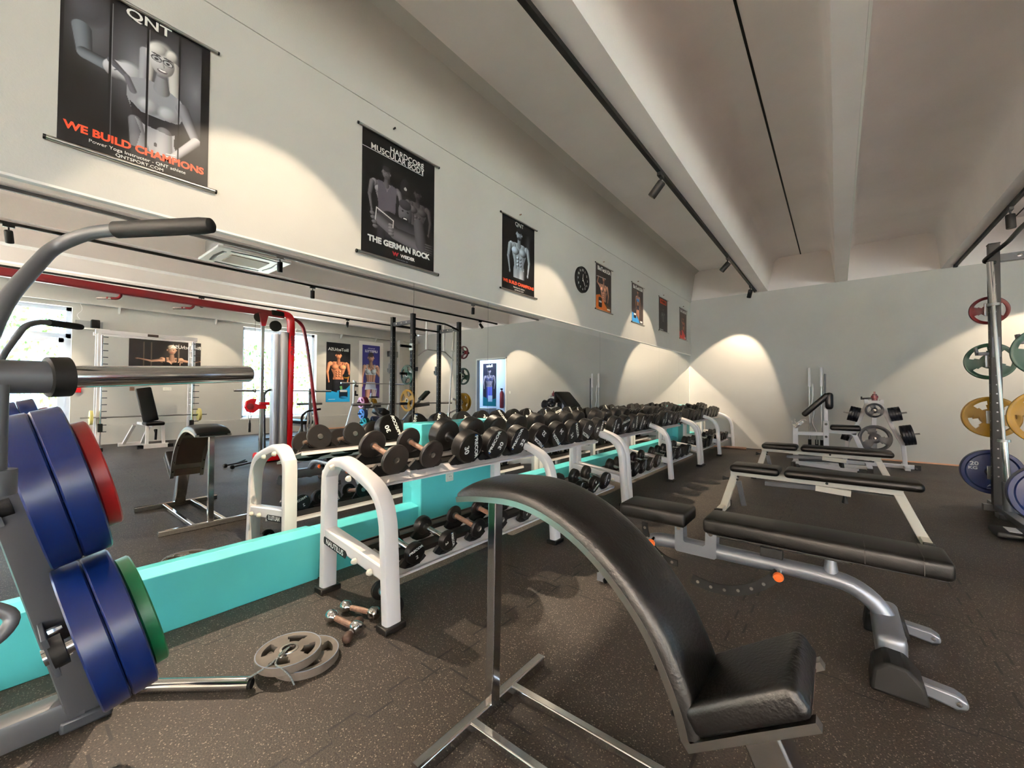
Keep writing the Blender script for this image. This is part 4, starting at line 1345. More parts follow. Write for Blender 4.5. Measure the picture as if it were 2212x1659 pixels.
for z in (.47, .67):
    b = B(); b.lathe([(.018, 0), (.016, .02), (0, .021)], (2.43, Y - .035, z), (0, -1, 0), 14); link('adjust_knob', b, 'matblack', t)

# white diagonal bench lying behind the farther flat bench
t = thing('low_bench', 'low white bench base with black knob behind the farther flat bench', 'bench', (2.45, 7.75, 0))
b = B(); b.bar((2.06, 7.80, .075), (2.80, 7.62, .055), .05, .06); link('base_beam', b, 'whitemetal', t, bevel=.003)
b = B(); b.bar((2.10, 7.60, .03), (2.02, 8.00, .03), .05, .055); link('front_foot', b, 'matblack', t, bevel=.003)
b = B(); b.bar((2.84, 7.42, .03), (2.78, 7.86, .03), .06, .055); link('rear_foot', b, 'matblack', t, bevel=.003)
b = B(); b.tube([(2.60, 7.66, .08), (2.60, 7.66, .13), (2.60, 7.66, .19)], [.01, .02, .034], 14); link('knob', b, 'matblack', t)
b = B(); b.bar((2.10, 7.79, .12), (2.62, 7.66, .16), .03, .035); link('support_bar', b, 'darkgrey', t, bevel=.003)

# ------------------------------------------------------------------ white plate tree with black plates
CX, CY = 3.03, 8.72
t = thing('plate_tree', 'white A-frame plate tree holding black plates beside the preacher bench', 'plate tree', (CX, CY, 0))
for s in (-1, 1):
    b = B(); b.rbar([(CX + s * .07, CY, 1.03), (CX + s * .22, CY, .62), (CX + s * .335, CY, .36), (CX + s * .355, CY, .05)], .055, .05, (0, 1, 0), .006); link('side_leg', b, 'whitemetal', t)
    b = B(); b.box((CX + s * .095, CY, 1.035), (.05, .07, .06)); link('corner_block', b, 'whitemetal', t, bevel=.003)
b = B(); b.bar((CX - .12, CY, 1.02), (CX + .12, CY, 1.02), .055, .06); link('top_beam', b, 'whitemetal', t, bevel=.003)
b = B(); b.bar((CX, CY, .98), (CX, CY, .06), .05, .06, (1, 0, 0)); link('centre_post', b, 'whitemetal', t, bevel=.003)
b = B(); b.bar((CX - .48, CY, .035), (CX + .48, CY, .035), .06, .06); fb = link('floor_beam', b, 'whitemetal', t, bevel=.003)
for s in (-1, 1):
    b = B(); b.bar((CX + s * .36, CY - .25, .03), (CX + s * .36, CY + .25, .03), .06, .05); link('cross_foot', b, 'whitemetal', t, bevel=.003)
    b = B(); b.box((CX + s * .49, CY, .035), (.07, .075, .07)); link('end_cap', b, 'rubber', fb, bevel=.004)
def tree_plate(c, ax, R, th, lab, m='navyplate', holes=3, rot=.3):
    tt = thing('weight_plate', lab, 'weight plate', Vector(c) - Vector((0, 0, R)), 'black plates on the white plate tree')
    b = B(); b.plate(R, th, .026, holes, .38, .78, .6, c, ax, 48, .5, rot); link('disc', b, m, tt)
    b = B(); b.lathe([(.027, -th / 2 - .001), (.040, -th / 2 - .001), (.040, -th / 2 + .001)], c, ax, 20, True, False); link('hub_ring', b, 'greyink', tt)
    return tt
PEG = [((CX, CY - .04, .885), (0, -1, .10), 3, .113, .03), ((CX, CY - .04, .445), (0, -1, .10), 3, .205, .045),
       ((CX - .15, CY, .80), (-1, 0, .25), 4, .12, .034), ((CX + .15, CY, .82), (1, 0, .22), 4, .108, .034),
       ((CX - .27, CY, .46), (-1, 0, .30), 3, .10, .034), ((CX + .29, CY, .50), (1, 0, .22), 4, .155, .034)]
desc = ['small one on the top front peg', 'large ones on the lower front peg', 'stack on the upper left peg', 'stack on the upper right peg', 'small stack on the lower left peg', 'stack on the lower right peg']
for (c, ax, n, R, th), ds in zip(PEG, desc):
    c, ax = Vector(c), Vector(ax).normalized()
    b = B(); b.tube([c, c + ax * (n * th + .10)], .013, 12); link('peg', b, 'steel', t)
    for k in range(n):
        tree_plate(c + ax * (.03 + th * (k + .5)), ax, R, th * .94, 'black plate, ' + ds + ' of the plate tree, '+ ['innermost', 'second one', 'third one', 'outermost'][k if k < n - 1 else 3])
t = thing('cable_attachment', 'dark metal clamp attachment resting on top of the plate tree', 'attachment', (CX - .03, CY, 1.05))
b = B(); b.lathe([(.0, 0), (.035, 0), (.035, .03), (.045, .035), (.045, .075), (.03, .08), (.03, .1), (.012, .105), (.012, .14), (0, .14)], (CX + .01, CY, 1.05), (0, 0, 1), 20); link('spindle', b, 'maroon', t)
b = B(); b.bar((CX + .0, CY, 1.085), (CX - .14, CY - .01, 1.075), .03, .03); b.box((CX - .15, CY - .01, 1.085), (.02, .05, .05)); link('side_arm', b, 'matblack', t, bevel=.003)

# bars standing at the far wall
BW = [((2.165, 9.45, .22), (2.165, 9.47, 1.64), 1, 'straight chrome barbell with pale sleeve standing at the far wall, left of the pair'),
      ((2.345, 9.44, .22), (2.345, 9.47, 1.64), 1, 'straight chrome barbell with pale sleeve standing at the far wall, right of the pair')]
for p0, p1, k, lab in BW:
    tt = thing('barbell', lab, 'barbell', (p0[0], p0[1], p0[2]), 'bars standing at the far wall')
    b = B(); b.tube([p0, Vector(p0).lerp(Vector(p1), .75)], .012, 12); link('shaft', b, 'steel', tt)
    b = B(); b.tube([Vector(p0).lerp(Vector(p1), .75), p1], .022, 16); link('sleeve', b, 'whitemetal', tt)
tt = thing('curl_bar', 'bent curl bar standing behind the preacher bench', 'curl bar', (2.30, 9.42, .22), 'bars standing at the far wall')
b = B(); b.tube(rnd([(2.27, 9.42, .22), (2.27, 9.42, .45), (2.20, 9.43, .60), (2.24, 9.43, .78), (2.20, 9.44, .95), (2.22, 9.44, 1.1), (2.215, 9.46, 1.34)], .05, 4), .012, 12); link('shaft', b, 'steel', tt)
b = B(); b.tube([(2.385, 9.44, .22), (2.40, 9.47, 1.52)], .014, 12); o = single('metal_rod', b, 'darkgrey', 'dark metal rod leaning at the far wall, tallest dark one', 'rod', 'bars standing at the far wall')
t = thing('bar_stand', 'low black bar stand by the far wall with short holder tubes', 'bar stand', (2.27, 9.43, 0))
b = B(); b.box((2.27, 9.43, .03), (.38, .20, .06)); link('base', b, 'matblack', t, bevel=.006)
for x in (2.165, 2.27, 2.345, 2.40):
    b = B(); b.tube([(x, 9.44, .05), (x, 9.44, .30)], .026, 14); link('holder_tube', b, 'matblack', t)
# things lying at the wall foot
t = thing('floor_bar', 'short brown-gripped bar lying along the far wall skirting', 'bar', (1.05, 9.50, 0))
b = B(); b.tube([(.75, 9.46, .03), (1.12, 9.46, .03)], .028, 14); link('grip', b, 'tan', t)
b = B(); b.tube(rnd([(1.12, 9.46, .03), (1.35, 9.50, .03), (1.6, 9.44, .025), (1.85, 9.48, .02)], .05, 4), .012, 10); link('rod', b, 'darkgrey', t)
# ------------------------------------------------------------------ equipment on the window side (seen in the mirror)
# smith machine
SX = 8.45
t = thing('smith_machine', 'tall white smith machine frame in front of the window wall', 'weight machine', (SX, 1.9, 0))
for y in (1.155, 2.62):
    for x in (SX, SX + .30):
        b = B(); b.bar((x, y, .06), (x, y, 2.26), .05, .055, (1, 0, 0)); u = link('upright', b, 'whitemetal', t, bevel=.003)
    b = B(); b.tube([(SX - .06, y + (.03 if y < 2 else -.03), .08), (SX - .06, y + (.03 if y < 2 else -.03), 2.20)], .016, 12); link('guide_rod', b, 'chrome', t)
    for k in range(15):
        z = .35 + k * .13
        b = B(); b.bar((SX - .03, y + (.02 if y < 2 else -.02), z), (SX - .03, y + (.12 if y < 2 else .10), z), .016, .016); link('safety_pin', b, 'darkgrey', t)
        if y > 2:
            b = B(); b.bar((SX + .01, y - .0, z - .03), (SX + .29, y - .0, z - .03), .02, .015); link('ladder_rung', b, 'whitemetal', t)
    b = B(); b.bar((SX - .25, y, .035), (SX + .55, y, .035), .07, .06); link('base_beam', b, 'whitemetal', t, bevel=.003)
    b = B(); b.box((SX - .26, y, .035), (.09, .10, .07)); link('end_cap', b, 'rubber', t, bevel=.004)
    b = B(); b.box((SX - .06, y + (.03 if y < 2 else -.03), .43), (.07, .07, .16)); link('stopper', b, 'matblack', t, bevel=.01)
b = B(); b.bar((SX + .02, 1.10, 2.27), (SX + .02, 2.68, 2.27), .09, .075); link('top_beam', b, 'whitemetal', t, bevel=.004)
b = B(); b.box((SX - .028, 1.93, 2.27), (.003, .17, .05)); link('badge', b, 'brownboard', t)
b = B(); b.bar((SX + .30, 1.10, 2.25), (SX + .30, 2.68, 2.25), .06, .06); link('rear_beam', b, 'whitemetal', t, bevel=.003)
b = B(); b.tube([(SX - .06, .92, .63), (SX - .06, 2.86, .63)], .014, 12); link('lift_bar', b, 'steel', t)
for y, lab in ((1.06, 'cream yellow plate on the left end of the smith machine bar'), (2.72, 'cream yellow plate on the right end of the smith machine bar')):
    tt = thing('weight_plate', lab, 'weight plate', (SX - .06, y, .44), 'plates on the smith machine')
    b = B(); b.plate(.135, .045, .026, 0, c=(SX - .06, y, .63), ax=(0, 1, 0), n=40); link('disc', b, 'cream', tt)
# incline bench inside the smith machine
t = thing('incline_bench', 'black and white bench with upright backrest inside the smith machine', 'exercise bench', (8.35, 1.95, 0))
d = Vector((.10, -.12, .68)).normalized()
R = Matrix((Vector((0, 1, 0)), d, Vector((1, 0, 0)))).transposed()
q = Vector((1, 0, 0)) - d * d.x; q.normalize(); p = d.cross(q)
R = Matrix((q, p, d)).transposed()
b = B(); b.pad((8.42, 1.86, .86), (.075, .25, .70), R, .03, 3); link('backrest', b, 'leather', t)
b = B(); b.pad((8.22, 1.93, .485), (.36, .30, .075), None, .03, 3); link('seat_pad', b, 'leather', t)
for s in (-1, 1):
    b = B(); b.bar((8.18, 1.95 + s * .12, .44), (8.14, 1.95 + s * .13, .05), .04, .05, (0, 1, 0)); link('front_leg', b, 'whitemetal', t, bevel=.003)
    b = B(); b.bar((8.45, 1.80 + s * .12, .46), (8.85, 1.72 + s * .14, .05), .045, .05, (0, 1, 0)); link('rear_leg', b, 'whitemetal', t, bevel=.003)
b = B(); b.bar((8.12, 1.75, .04), (8.12, 2.15, .04), .06, .09); link('front_foot', b, 'whitemetal', t, bevel=.003)
for y in (1.72, 2.18):
    b = B(); b.box((8.12, y, .035), (.08, .09, .07)); link('end_cap', b, 'rubber', t, bevel=.004)
b = B(); b.bar((8.86, 1.50, .04), (8.86, 1.95, .04), .06, .07); link('rear_foot', b, 'whitemetal', t, bevel=.003)
b = B(); b.bar((8.15, 1.92, .435), (8.85, 1.80, .47), .05, .05); link('main_beam', b, 'whitemetal', t, bevel=.003)
b = B(); b.tube([(8.14, 1.95, .36), (8.10, 1.95, .30), (8.12, 1.95, .16)], [.03, .02, .02], 12); link('knob', b, 'matblack', t)

# red cable crossover
CX2 = 4.75
t = thing('cable_machine', 'red and silver cable crossover tower with long red top beam', 'weight machine', (CX2, 2.9, 0))
b = B(); b.rbar([(CX2 - .02, -3.2, 2.52), (CX2 - .02, 2.95, 2.42)], .09, .10, (0, 0, 1), .015); tb = link('top_beam', b, 'maroon', t)
for y in (.95, 1.72):
    b = B(); b.tube(rnd([(CX2 - .02, y, 2.44), (CX2 - .02, y, 2.37), (CX2 - .02, y - .03, 2.34), (CX2 + .04, y - .12, 2.34)], .03, 3), .018, 12); hk = link('beam_hook', b, 'maroon', tb)
    b = B(); b.tube([(CX2 + .01, y - .08, 2.34), (CX2 + .12, y - .20, 2.335)], .02, 10); link('grip_sleeve', b, 'chrome', hk)
b = B(); b.bar((4.69, 2.62, .03), (4.69, 2.62, 2.34), .045, .055, (1, 0, 0)); link('guide_post', b, 'chrome', t, bevel=.003)
b = B(); b.prism([(4.66, 2.56, 2.40), (4.66, 2.70, 2.40), (4.66, 2.655, 2.20), (4.66, 2.595, 2.20)], (.06, 0, 0)); link('post_bracket', b, 'maroon', t, bevel=.004)
def shroud(y0, y1, x, z0, z1, n=8):
    bb = B()
    pts = []
    w = (y1 - y0)
    for k in range(n + 1):
        a = PI * k / n
        pts.append((x - .05 * math.sin(a), y0 + w * (1 - math.cos(a)) / 2, z0))
    pts += [(x + .10, y1, z0), (x + .10, y0, z0)]
    bb.prism(pts, (0, 0, z1 - z0), True)
    return bb
link('weight_shroud', shroud(2.80, 2.875, CX2 - .02, .20, 2.10), 'shroud', t)
link('weight_shroud', shroud(2.895, 3.03, CX2 - .03, .18, 2.14), 'shroud', t)
b = B(); b.rbar(rnd([(CX2 + .02, 3.075, .12), (CX2 - .0, 3.085, 2.25), (CX2 - .02, 3.06, 2.44), (CX2, 2.85, 2.46)], .16, 6), .10, .13, (1, 0, 0), .03); rs_ = link('red_spine', b, 'red', t)
b = B(); vs, fs = text_geo('GYM80', .10, .003, 1.)
put_text(b, 'GYM80', .095, (CX2 - .068, 3.085, 1.93), (0, 0, 1), (0, 1, 0), .002, 1.1); link('lettering', b, 'maroon', rs_)
b = B(); b.rbar(rnd([(CX2 + .10, 3.00, 2.44), (CX2 + .12, 3.32, 2.38), (CX2 + .14, 3.42, 2.0), (CX2 + .16, 3.70, .04)], .18, 6), .05, .06, (1, 0, 0), .015); link('rear_leg', b, 'maroon', t)
b = B(); b.lathe([(.085, -.02), (.09, -.016), (.075, -.008), (.075, .008), (.09, .016), (.085, .02), (.02, .022)], (CX2 - .02, 2.83, 2.23), (1, 0, 0), 28); link('pulley', b, 'matblack', t)
b = B(); b.lathe([(.075, -.015), (.08, -.012), (.066, -.006), (.066, .006), (.08, .012), (.075, .015)], (4.70, 2.575, 2.34), (1, 0, 0), 24); link('pulley', b, 'matblack', t)
b = B(); b.pad((CX2, 2.85, 2.44), (.16, .22, .10), None, .04, 3); link('top_cover', b, 'matblack', t)
b = B(); b.tube([(4.70, 2.52, 2.32), (4.70, 2.50, .86)], .0025, 6); b.cur = 0; link('steel_cable', b, 'matblack', t)
b = B(); b.prism([(4.66, 2.40, .98), (4.66, 2.48, 1.03), (4.66, 2.545, 1.02), (4.66, 2.525, .95), (4.66, 2.58, .93), (4.66, 2.68, .95), (4.66, 2.69, .86), (4.66, 2.58, .86), (4.66, 2.50, .80), (4.66, 2.42, .82), (4.66, 2.38, .90)], (.06, 0, 0)); cg = link('pulley_carriage', b, 'red', t, bevel=.006)
b = B(); b.lathe([(.05, 0), (.048, .008), (.02, .012), (0, .012)], (4.658, 2.455, .905), (-1, 0, 0), 24); link('pulley_cover', b, 'maroon', cg)
b = B(); b.pad((4.68, 2.66, .945), (.08, .14, .05), None, .015, 2); link('carriage_grip', b, 'red', cg)
b = B(); b.pad((CX2, 2.90, .08), (.34, .66, .14), None, .05, 3); link('base_cover', b, 'red', t)
b = B(); b.rbar(rnd([(4.80, 2.735, .14), (4.80, 2.72, .22), (4.80, 2.70, 1.10), (4.80, 2.76, 1.17), (4.80, 2.85, 1.17)], .05, 4), .03, .03, (1, 0, 0), .008); link('inner_frame', b, 'darkgrey', t)
t = thing('cable_attachment', 'black grip with steel snap hook hanging from the red cable carriage', 'attachment', (4.68, 2.455, .52))
b = B(); b.tube(rnd([(4.68, 2.455, .82), (4.68, 2.43, .74), (4.68, 2.455, .69), (4.68, 2.48, .74), (4.68, 2.455, .82)], .02, 3), .005, 8); link('snap_hook', b, 'steel', t)
b = B(); b.tube([(4.68, 2.455, .69), (4.68, 2.455, .65), (4.68, 2.455, .64), (4.68, 2.455, .50)], [.008, .012, .017, .018], 12); link('grip', b, 'matblack', t)
for k, (p0, p1, lab) in enumerate((((4.35, 2.13, .035), (4.62, 2.50, .03), 'black cable bar attachment with ball end on the floor, nearer one'), ((4.55, 2.10, .035), (4.78, 2.46, .03), 'black cable bar attachment with ball end on the floor, farther one'), ((4.70, 2.28, .025), (4.98, 2.50, .025), 'thin black cable bar on the floor behind the ball-ended ones'))):
    tt = thing('bar_attachment', lab, 'attachment', p0, 'cable attachments on the floor')
    b = B(); b.tube([p0, p1], .011, 10); link('bar', b, 'matblack', tt)
    if k < 2:
        b = B(); b.lathe([(0, -.032), (.02, -.026), (.031, -.01), (.031, .01), (.02, .026), (0, .032)], p0, (1, 0, 0), 16); link('ball_end', b, 'matblack', tt)

# bench press station with barbell behind the cable tower
t = thing('bench_press', 'grey bench press station behind the red cable tower, by the window', 'exercise bench', (7.8, 4.3, 0))
for y in (3.75, 4.85):
    b = B(); b.rbar([(7.8, y, .03), (7.8, y, 1.22)], .06, .06, (1, 0, 0), .008); link('upright', b, 'silver', t)
    b = B(); b.box((7.74, y, 1.10), (.10, .09, .06)); link('bar_hook', b, 'matblack', t, bevel=.01)
b = B(); b.pad((7.3, 4.3, .45), (1.2, .28, .08), None, .03, 3); link('bench_pad', b, 'leather', t)
b = B(); b.rbar([(6.75, 4.3, .03), (6.85, 4.3, .38), (7.8, 4.3, .38)], .06, .06, (0, 1, 0), .01); link('bench_frame', b, 'silver', t)
b = B(); b.rbar([(7.8, 3.7, .04), (7.8, 4.9, .04)], .07, .06, (0, 0, 1), .01); link('base_beam', b, 'silver', t)
b = B(); b.tube([(7.85, 4.55, .83), (7.85, 5.18, .83)], .03, 14); link('storage_tube', b, 'steel', t)
b = B(); b.rbar([(7.88, 4.6, .04), (7.85, 4.95, .83)], .05, .05, (1, 0, 0), .008); link('rear_strut', b, 'silver', t)
barbell((7.74, 3.17, 1.155), (7.74, 5.36, 1.155), 'steel barbell resting on the grey bench press by the window')
# multi handles hanging behind the red tower
t = thing('handle_stand', 'stand with dark hanging straps and grips behind the red cable tower', 'accessory stand', (6.3, 4.12, 0))
b = B(); b.tube(rnd([(6.3, 4.0, .03), (6.3, 3.98, .62), (6.3, 4.08, .72), (6.3, 4.38, .76)], .06, 4), .022, 12); link('hook_post', b, 'matblack', t)
b = B(); b.box((6.3, 4.05, .02), (.3, .35, .04)); link('stand_foot', b, 'matblack', t, bevel=.005)
for k in range(4):
    b = B(); b.tube([(6.3, 4.10 + k * .07, .70), (6.28, 4.11 + k * .07, .55), (6.3, 4.10 + k * .065, .38)], [.012, .022, .018], 10); link('hanging_grip', b, 'steel', t)

# squat stand with coloured plates beside the posters
t = thing('squat_stand', 'white squat stand with coloured plate pegs in front of the tall posters', 'squat stand', (8.3, 7.0, 0))
for y in (6.33, 7.55):
    b = B(); b.rbar(rnd([(8.25, y - .28, .04), (8.3, y - .05, .72), (8.3, y, .80), (8.3, y, 1.48)], .08, 4), .05, .05, (1, 0, 0), .01); link('upright', b, 'whitemetal', t)
    for z in (1.36, 1.10):
        b = B(); b.prism([(8.25, y + .02, z - .08), (8.25, y + .02, z + .07), (8.25, y + .05, z + .07), (8.25, y + .05, z - .03), (8.25, y + .11, z - .03), (8.25, y + .11, z - .08)], (.05, 0, 0)); link('bar_hook', b, 'matblack', t, bevel=.005)
b = B(); b.bar((8.35, 6.1, .05), (8.35, 7.7, .05), .06, .06); link('base_beam', b, 'whitemetal', t)
b = B(); b.rbar([(8.3, 6.62, .05), (8.3, 6.90, 1.10)], .05, .05, (1, 0, 0), .01); link('peg_post', b, 'silver', t)
barbell((8.24, 5.90, 1.385), (8.24, 8.02, 1.385), 'chrome barbell on the hooks of the white squat stand')
gl = 'coloured plates on the white squat stand'
for (y, z, R, th, m1, m2, n, lab) in ((6.60, .83, .165, .035, 'pinkplate', 'darkred', 5, 'dark red plate stack with pink face'), (6.92, .80, .145, .035, 'yellowplate', 'yellowplate', 4, 'yellow plate stack'),
                                      (6.62, .50, .145, .035, 'lightblueplate', 'darkblue', 4, 'blue plate stack with light blue face'), (6.68, .24, .15, .035, 'tealplate', 'darkgreen', 4, 'dark green plate stack with teal face'), (7.00, .28, .14, .035, 'darkblue', 'darkblue', 5, 'dark blue plate stack')):
    for k in range(n):
        tt = thing('weight_plate', lab + ' on the squat stand, ' + (['front plate', 'second plate', 'third plate', 'fourth plate', 'rear plate'][k]), 'weight plate', (8.2, y + k * th, z - R), gl)
        b = B(); b.plate(R, th * .94, .026, 3 if k == 0 else 0, .38, .78, .6, (8.2, y - .1 + k * th, z), (0, 1, 0), 40, .5, .3); link('disc', b, m1 if k == 0 else m2, tt)
    b = B(); b.tube([(8.2, y - .22, z), (8.2, y - .1 + n * th + .03, z)], .018, 12); b.box((8.25, y - .1 + n * th + .02, z), (.14, .03, .06)); link('plate_peg', b, 'matblack', t)
t = thing('collar_holder', 'bunch of chrome spring collars on a black holder above the red plates', 'clip holder', (8.2, 7.0, .96))
b = B(); b.box((8.2, 6.90, .985), (.14, .22, .04)); link('tray', b, 'matblack', t, bevel=.008)
for k in range(4):
    b = B(); b.tube([(8.2, 6.84 + k * .045, 1.0), (8.2, 6.88 + k * .045, 1.24)], .008, 8); link('spring_collar', b, 'chrome', t)

# barbell across the power rack, utility bench inside
barbell((4.53, 4.10, .90), (4.53, 6.62, .90), 'barbell lying low across the rear hooks of the black power rack')
t = thing('utility_bench', 'grey utility bench with tilted back standing behind the black power rack', 'exercise bench', (5.2, 5.6, 0))
b = B(); b.rbar([(5.2, 4.75, .83), (5.2, 5.15, .86)], .05, .09, (0, 0, 1), .01); link('safety_arm', b, 'grey', t)
b = B(); b.rbar([(5.2, 5.85, .80), (5.2, 6.5, .86)], .05, .09, (0, 0, 1), .01); link('safety_arm', b, 'grey', t)
b = B(); b.rbar([(5.2, 5.0, .82), (5.2, 5.32, .45), (5.2, 5.35, .05)], .05, .06, (1, 0, 0), .01); link('strut', b, 'silver', t)
b = B(); b.rbar([(5.2, 6.40, 1.12), (5.2, 5.70, .45), (5.2, 5.6, .05)], .05, .05, (1, 0, 0), .01); link('diagonal_frame', b, 'silver', t)
b = B(); b.pad((5.16, 6.32, 1.06), (.16, .30, .07), Matrix.Rotation(.7, 3, 'X'), .02, 2); link('head_pad', b, 'leather', t)
b = B(); b.rbar([(5.2, 5.2, .035), (5.2, 6.6, .035)], .06, .05, (0, 0, 1), .01); link('base_beam', b, 'silver', t)
b = B(); b.pad((5.25, 5.2, .70), (.40, .20, .14), Matrix.Rotation(-.5, 3, 'X'), .03, 2); link('seat_pad', b, 'leather', t)
# white lever station near the far wall
t = thing('cable_row', 'white framed seated station near the far wall behind the power rack', 'weight machine', (6.2, 8.1, 0))
b = B(); b.rbar(rnd([(6.2, 7.3, .05), (6.2, 7.6, .35), (6.2, 8.3, .62), (6.2, 8.75, .62)], .1, 4), .05, .06, (1, 0, 0), .01); link('frame_tube', b, 'whitemetal', t)
b = B(); b.rbar([(6.2, 8.5, .04), (6.2, 8.5, .88), (6.2, 8.2, .95)], .05, .05, (1, 0, 0), .01); link('front_post', b, 'whitemetal', t)
b = B(); b.rbar([(6.2, 7.2, .04), (6.2, 8.9, .04)], .06, .06, (0, 0, 1), .01); link('base_beam', b, 'whitemetal', t)
# ceiling mounted pull-up trapeze
t = thing('ceiling_pull_up_bar', 'white ceiling mounted pull-up bar with angled grips over the rear area', 'pull-up bar', (6.69, 7.97, 2.17))
for y in (7.64, 8.31):
    b = B(); b.rbar([(6.69, y, ZB + .02), (6.69, y, 2.37)], .045, .045, (1, 0, 0), .006); link('drop_post', b, 'whitemetal', t)
b = B(); b.tube(rnd([(6.69, 7.34, 2.17), (6.69, 7.62, 2.365), (6.69, 8.33, 2.365), (6.69, 8.70, 2.13)], .05, 4), .016, 12); link('grip_bar', b, 'steel', t)

# wall things on the window side
t = thing('wall_speaker', 'small black loudspeaker on a grey wall shelf plate above the smith machine', 'loudspeaker', (9.42, 1.19, 2.43))
b = B(); b.pad((9.43, 1.19, 2.51), (.14, .13, .18), None, .015, 2); link('cabinet', b, 'matblack', t)
b = B(); b.box((9.50, 1.19, 2.51), (.02, .02, .06)); b.box((9.47, 1.15, 2.415), (.22, .5, .012)); link('shelf_board', b, 'lip', t)
b = B(); b.box((XR - .012, 1.12, 2.50), (.02, .40, .17)); single('wall_plate', b, 'greypanel', 'flat grey plate on the window wall behind the small loudspeaker', 'wall plate')
t = thing('fire_alarm_box', 'small red fire alarm box on the wall right of the left window', 'fire alarm', (XR - .03, .97, 1.09))
b = B(); b.box((XR - .025, .97, 1.145), (.05, .11, .10)); link('box', b, 'red', t, bevel=.006)
t = thing('exit_sign', 'small green emergency exit sign above the left window', 'sign', (XR - .02, -.02, 2.88))
b = B(); b.box((XR - .02, -.02, 2.915), (.02, .22, .075)); link('sign_plate', b, 'signgreen', t, bevel=.002)
for i, y in enumerate((1.55, 3.3, 5.2, 6.6, 7.8)):
    t = thing('curtain_bracket', 'white bracket under the wall ledge, ' + ordn[i] + ' from the left window', 'bracket', (XR - .1, y, 2.85), 'white brackets under the window wall ledge')
    b = B(); b.prism([(XR - .12, y, 2.93), (XR, y, 2.93), (XR, y, 2.82), (XR - .02, y, 2.80)], (0, .03, 0)); link('arm', b, 'white', t)
b = B(); b.tube(rnd([(XR - .06, .98, 2.92), (XR - .05, 1.02, 2.80), (XR - .03, .93, 2.68), (XR - .03, .98, 2.60)], .08, 4), .006, 8); single('wall_cable', b, 'white', 'thin white cable hanging from the wall ledge to the grey wall plate', 'cable')
t = thing('wall_bracket', 'grey metal wall bracket box high on the window wall near the far corner', 'bracket', (9.45, 8.45, 2.4))
b = B(); b.box((9.5, 8.40, 2.45), (.2, .16, .18)); link('box', b, 'darkgrey', t, bevel=.005)
b = B(); b.box((9.55, 8.62, 2.45), (.12, .14, .2)); link('plate', b, 'greypanel', t)
t = thing('wall_column_casing', 'white pipe casing standing in the far window-side corner', 'pipe casing', (9.45, 9.1, 0))
b = B(); b.box((9.47, 8.75, 1.5), (.16, .14, 2.9)); b.cur = 0; link('casing', b, 'wall', t, bevel=.004)
# doorway contents
t = thing('fridge', 'small white fridge cabinet with a glass front standing in the corridor', 'fridge', (7.0, YB + .8, 0))
b = B(); b.box((7.25, YB + .88, .30), (.30, .4, .60)); link('cabinet', b, 'white', t, bevel=.01)
b = B(); b.box((6.87, YB + .88, .30), (.44, .4, .60)); gl_ = link('glass_case', b, 'greypanel', t, bevel=.01)
b = B(); b.box((6.87, YB + .675, .31), (.36, .006, .46)); link('glass_door', b, 'silver', gl_)
b = B(); b.box((7.34, YB + .67, .50), (.05, .02, .03)); link('handle', b, 'matblack', t)
t = thing('fire_extinguisher', 'red fire extinguisher hanging on the corridor wall', 'fire extinguisher', (6.37, YB + 1.0, .62))
b = B(); b.lathe([(0, 0), (.06, .01), (.07, .04), (.07, .50), (.05, .57), (.02, .60), (.02, .63), (0, .63)], (6.37, YB + 1.02, .60), (0, 0, 1), 20); link('cylinder', b, 'maroon', t)
b = B(); b.box((6.37, YB + 1.01, 1.255), (.03, .10, .05)); link('valve', b, 'matblack', t, bevel=.004)
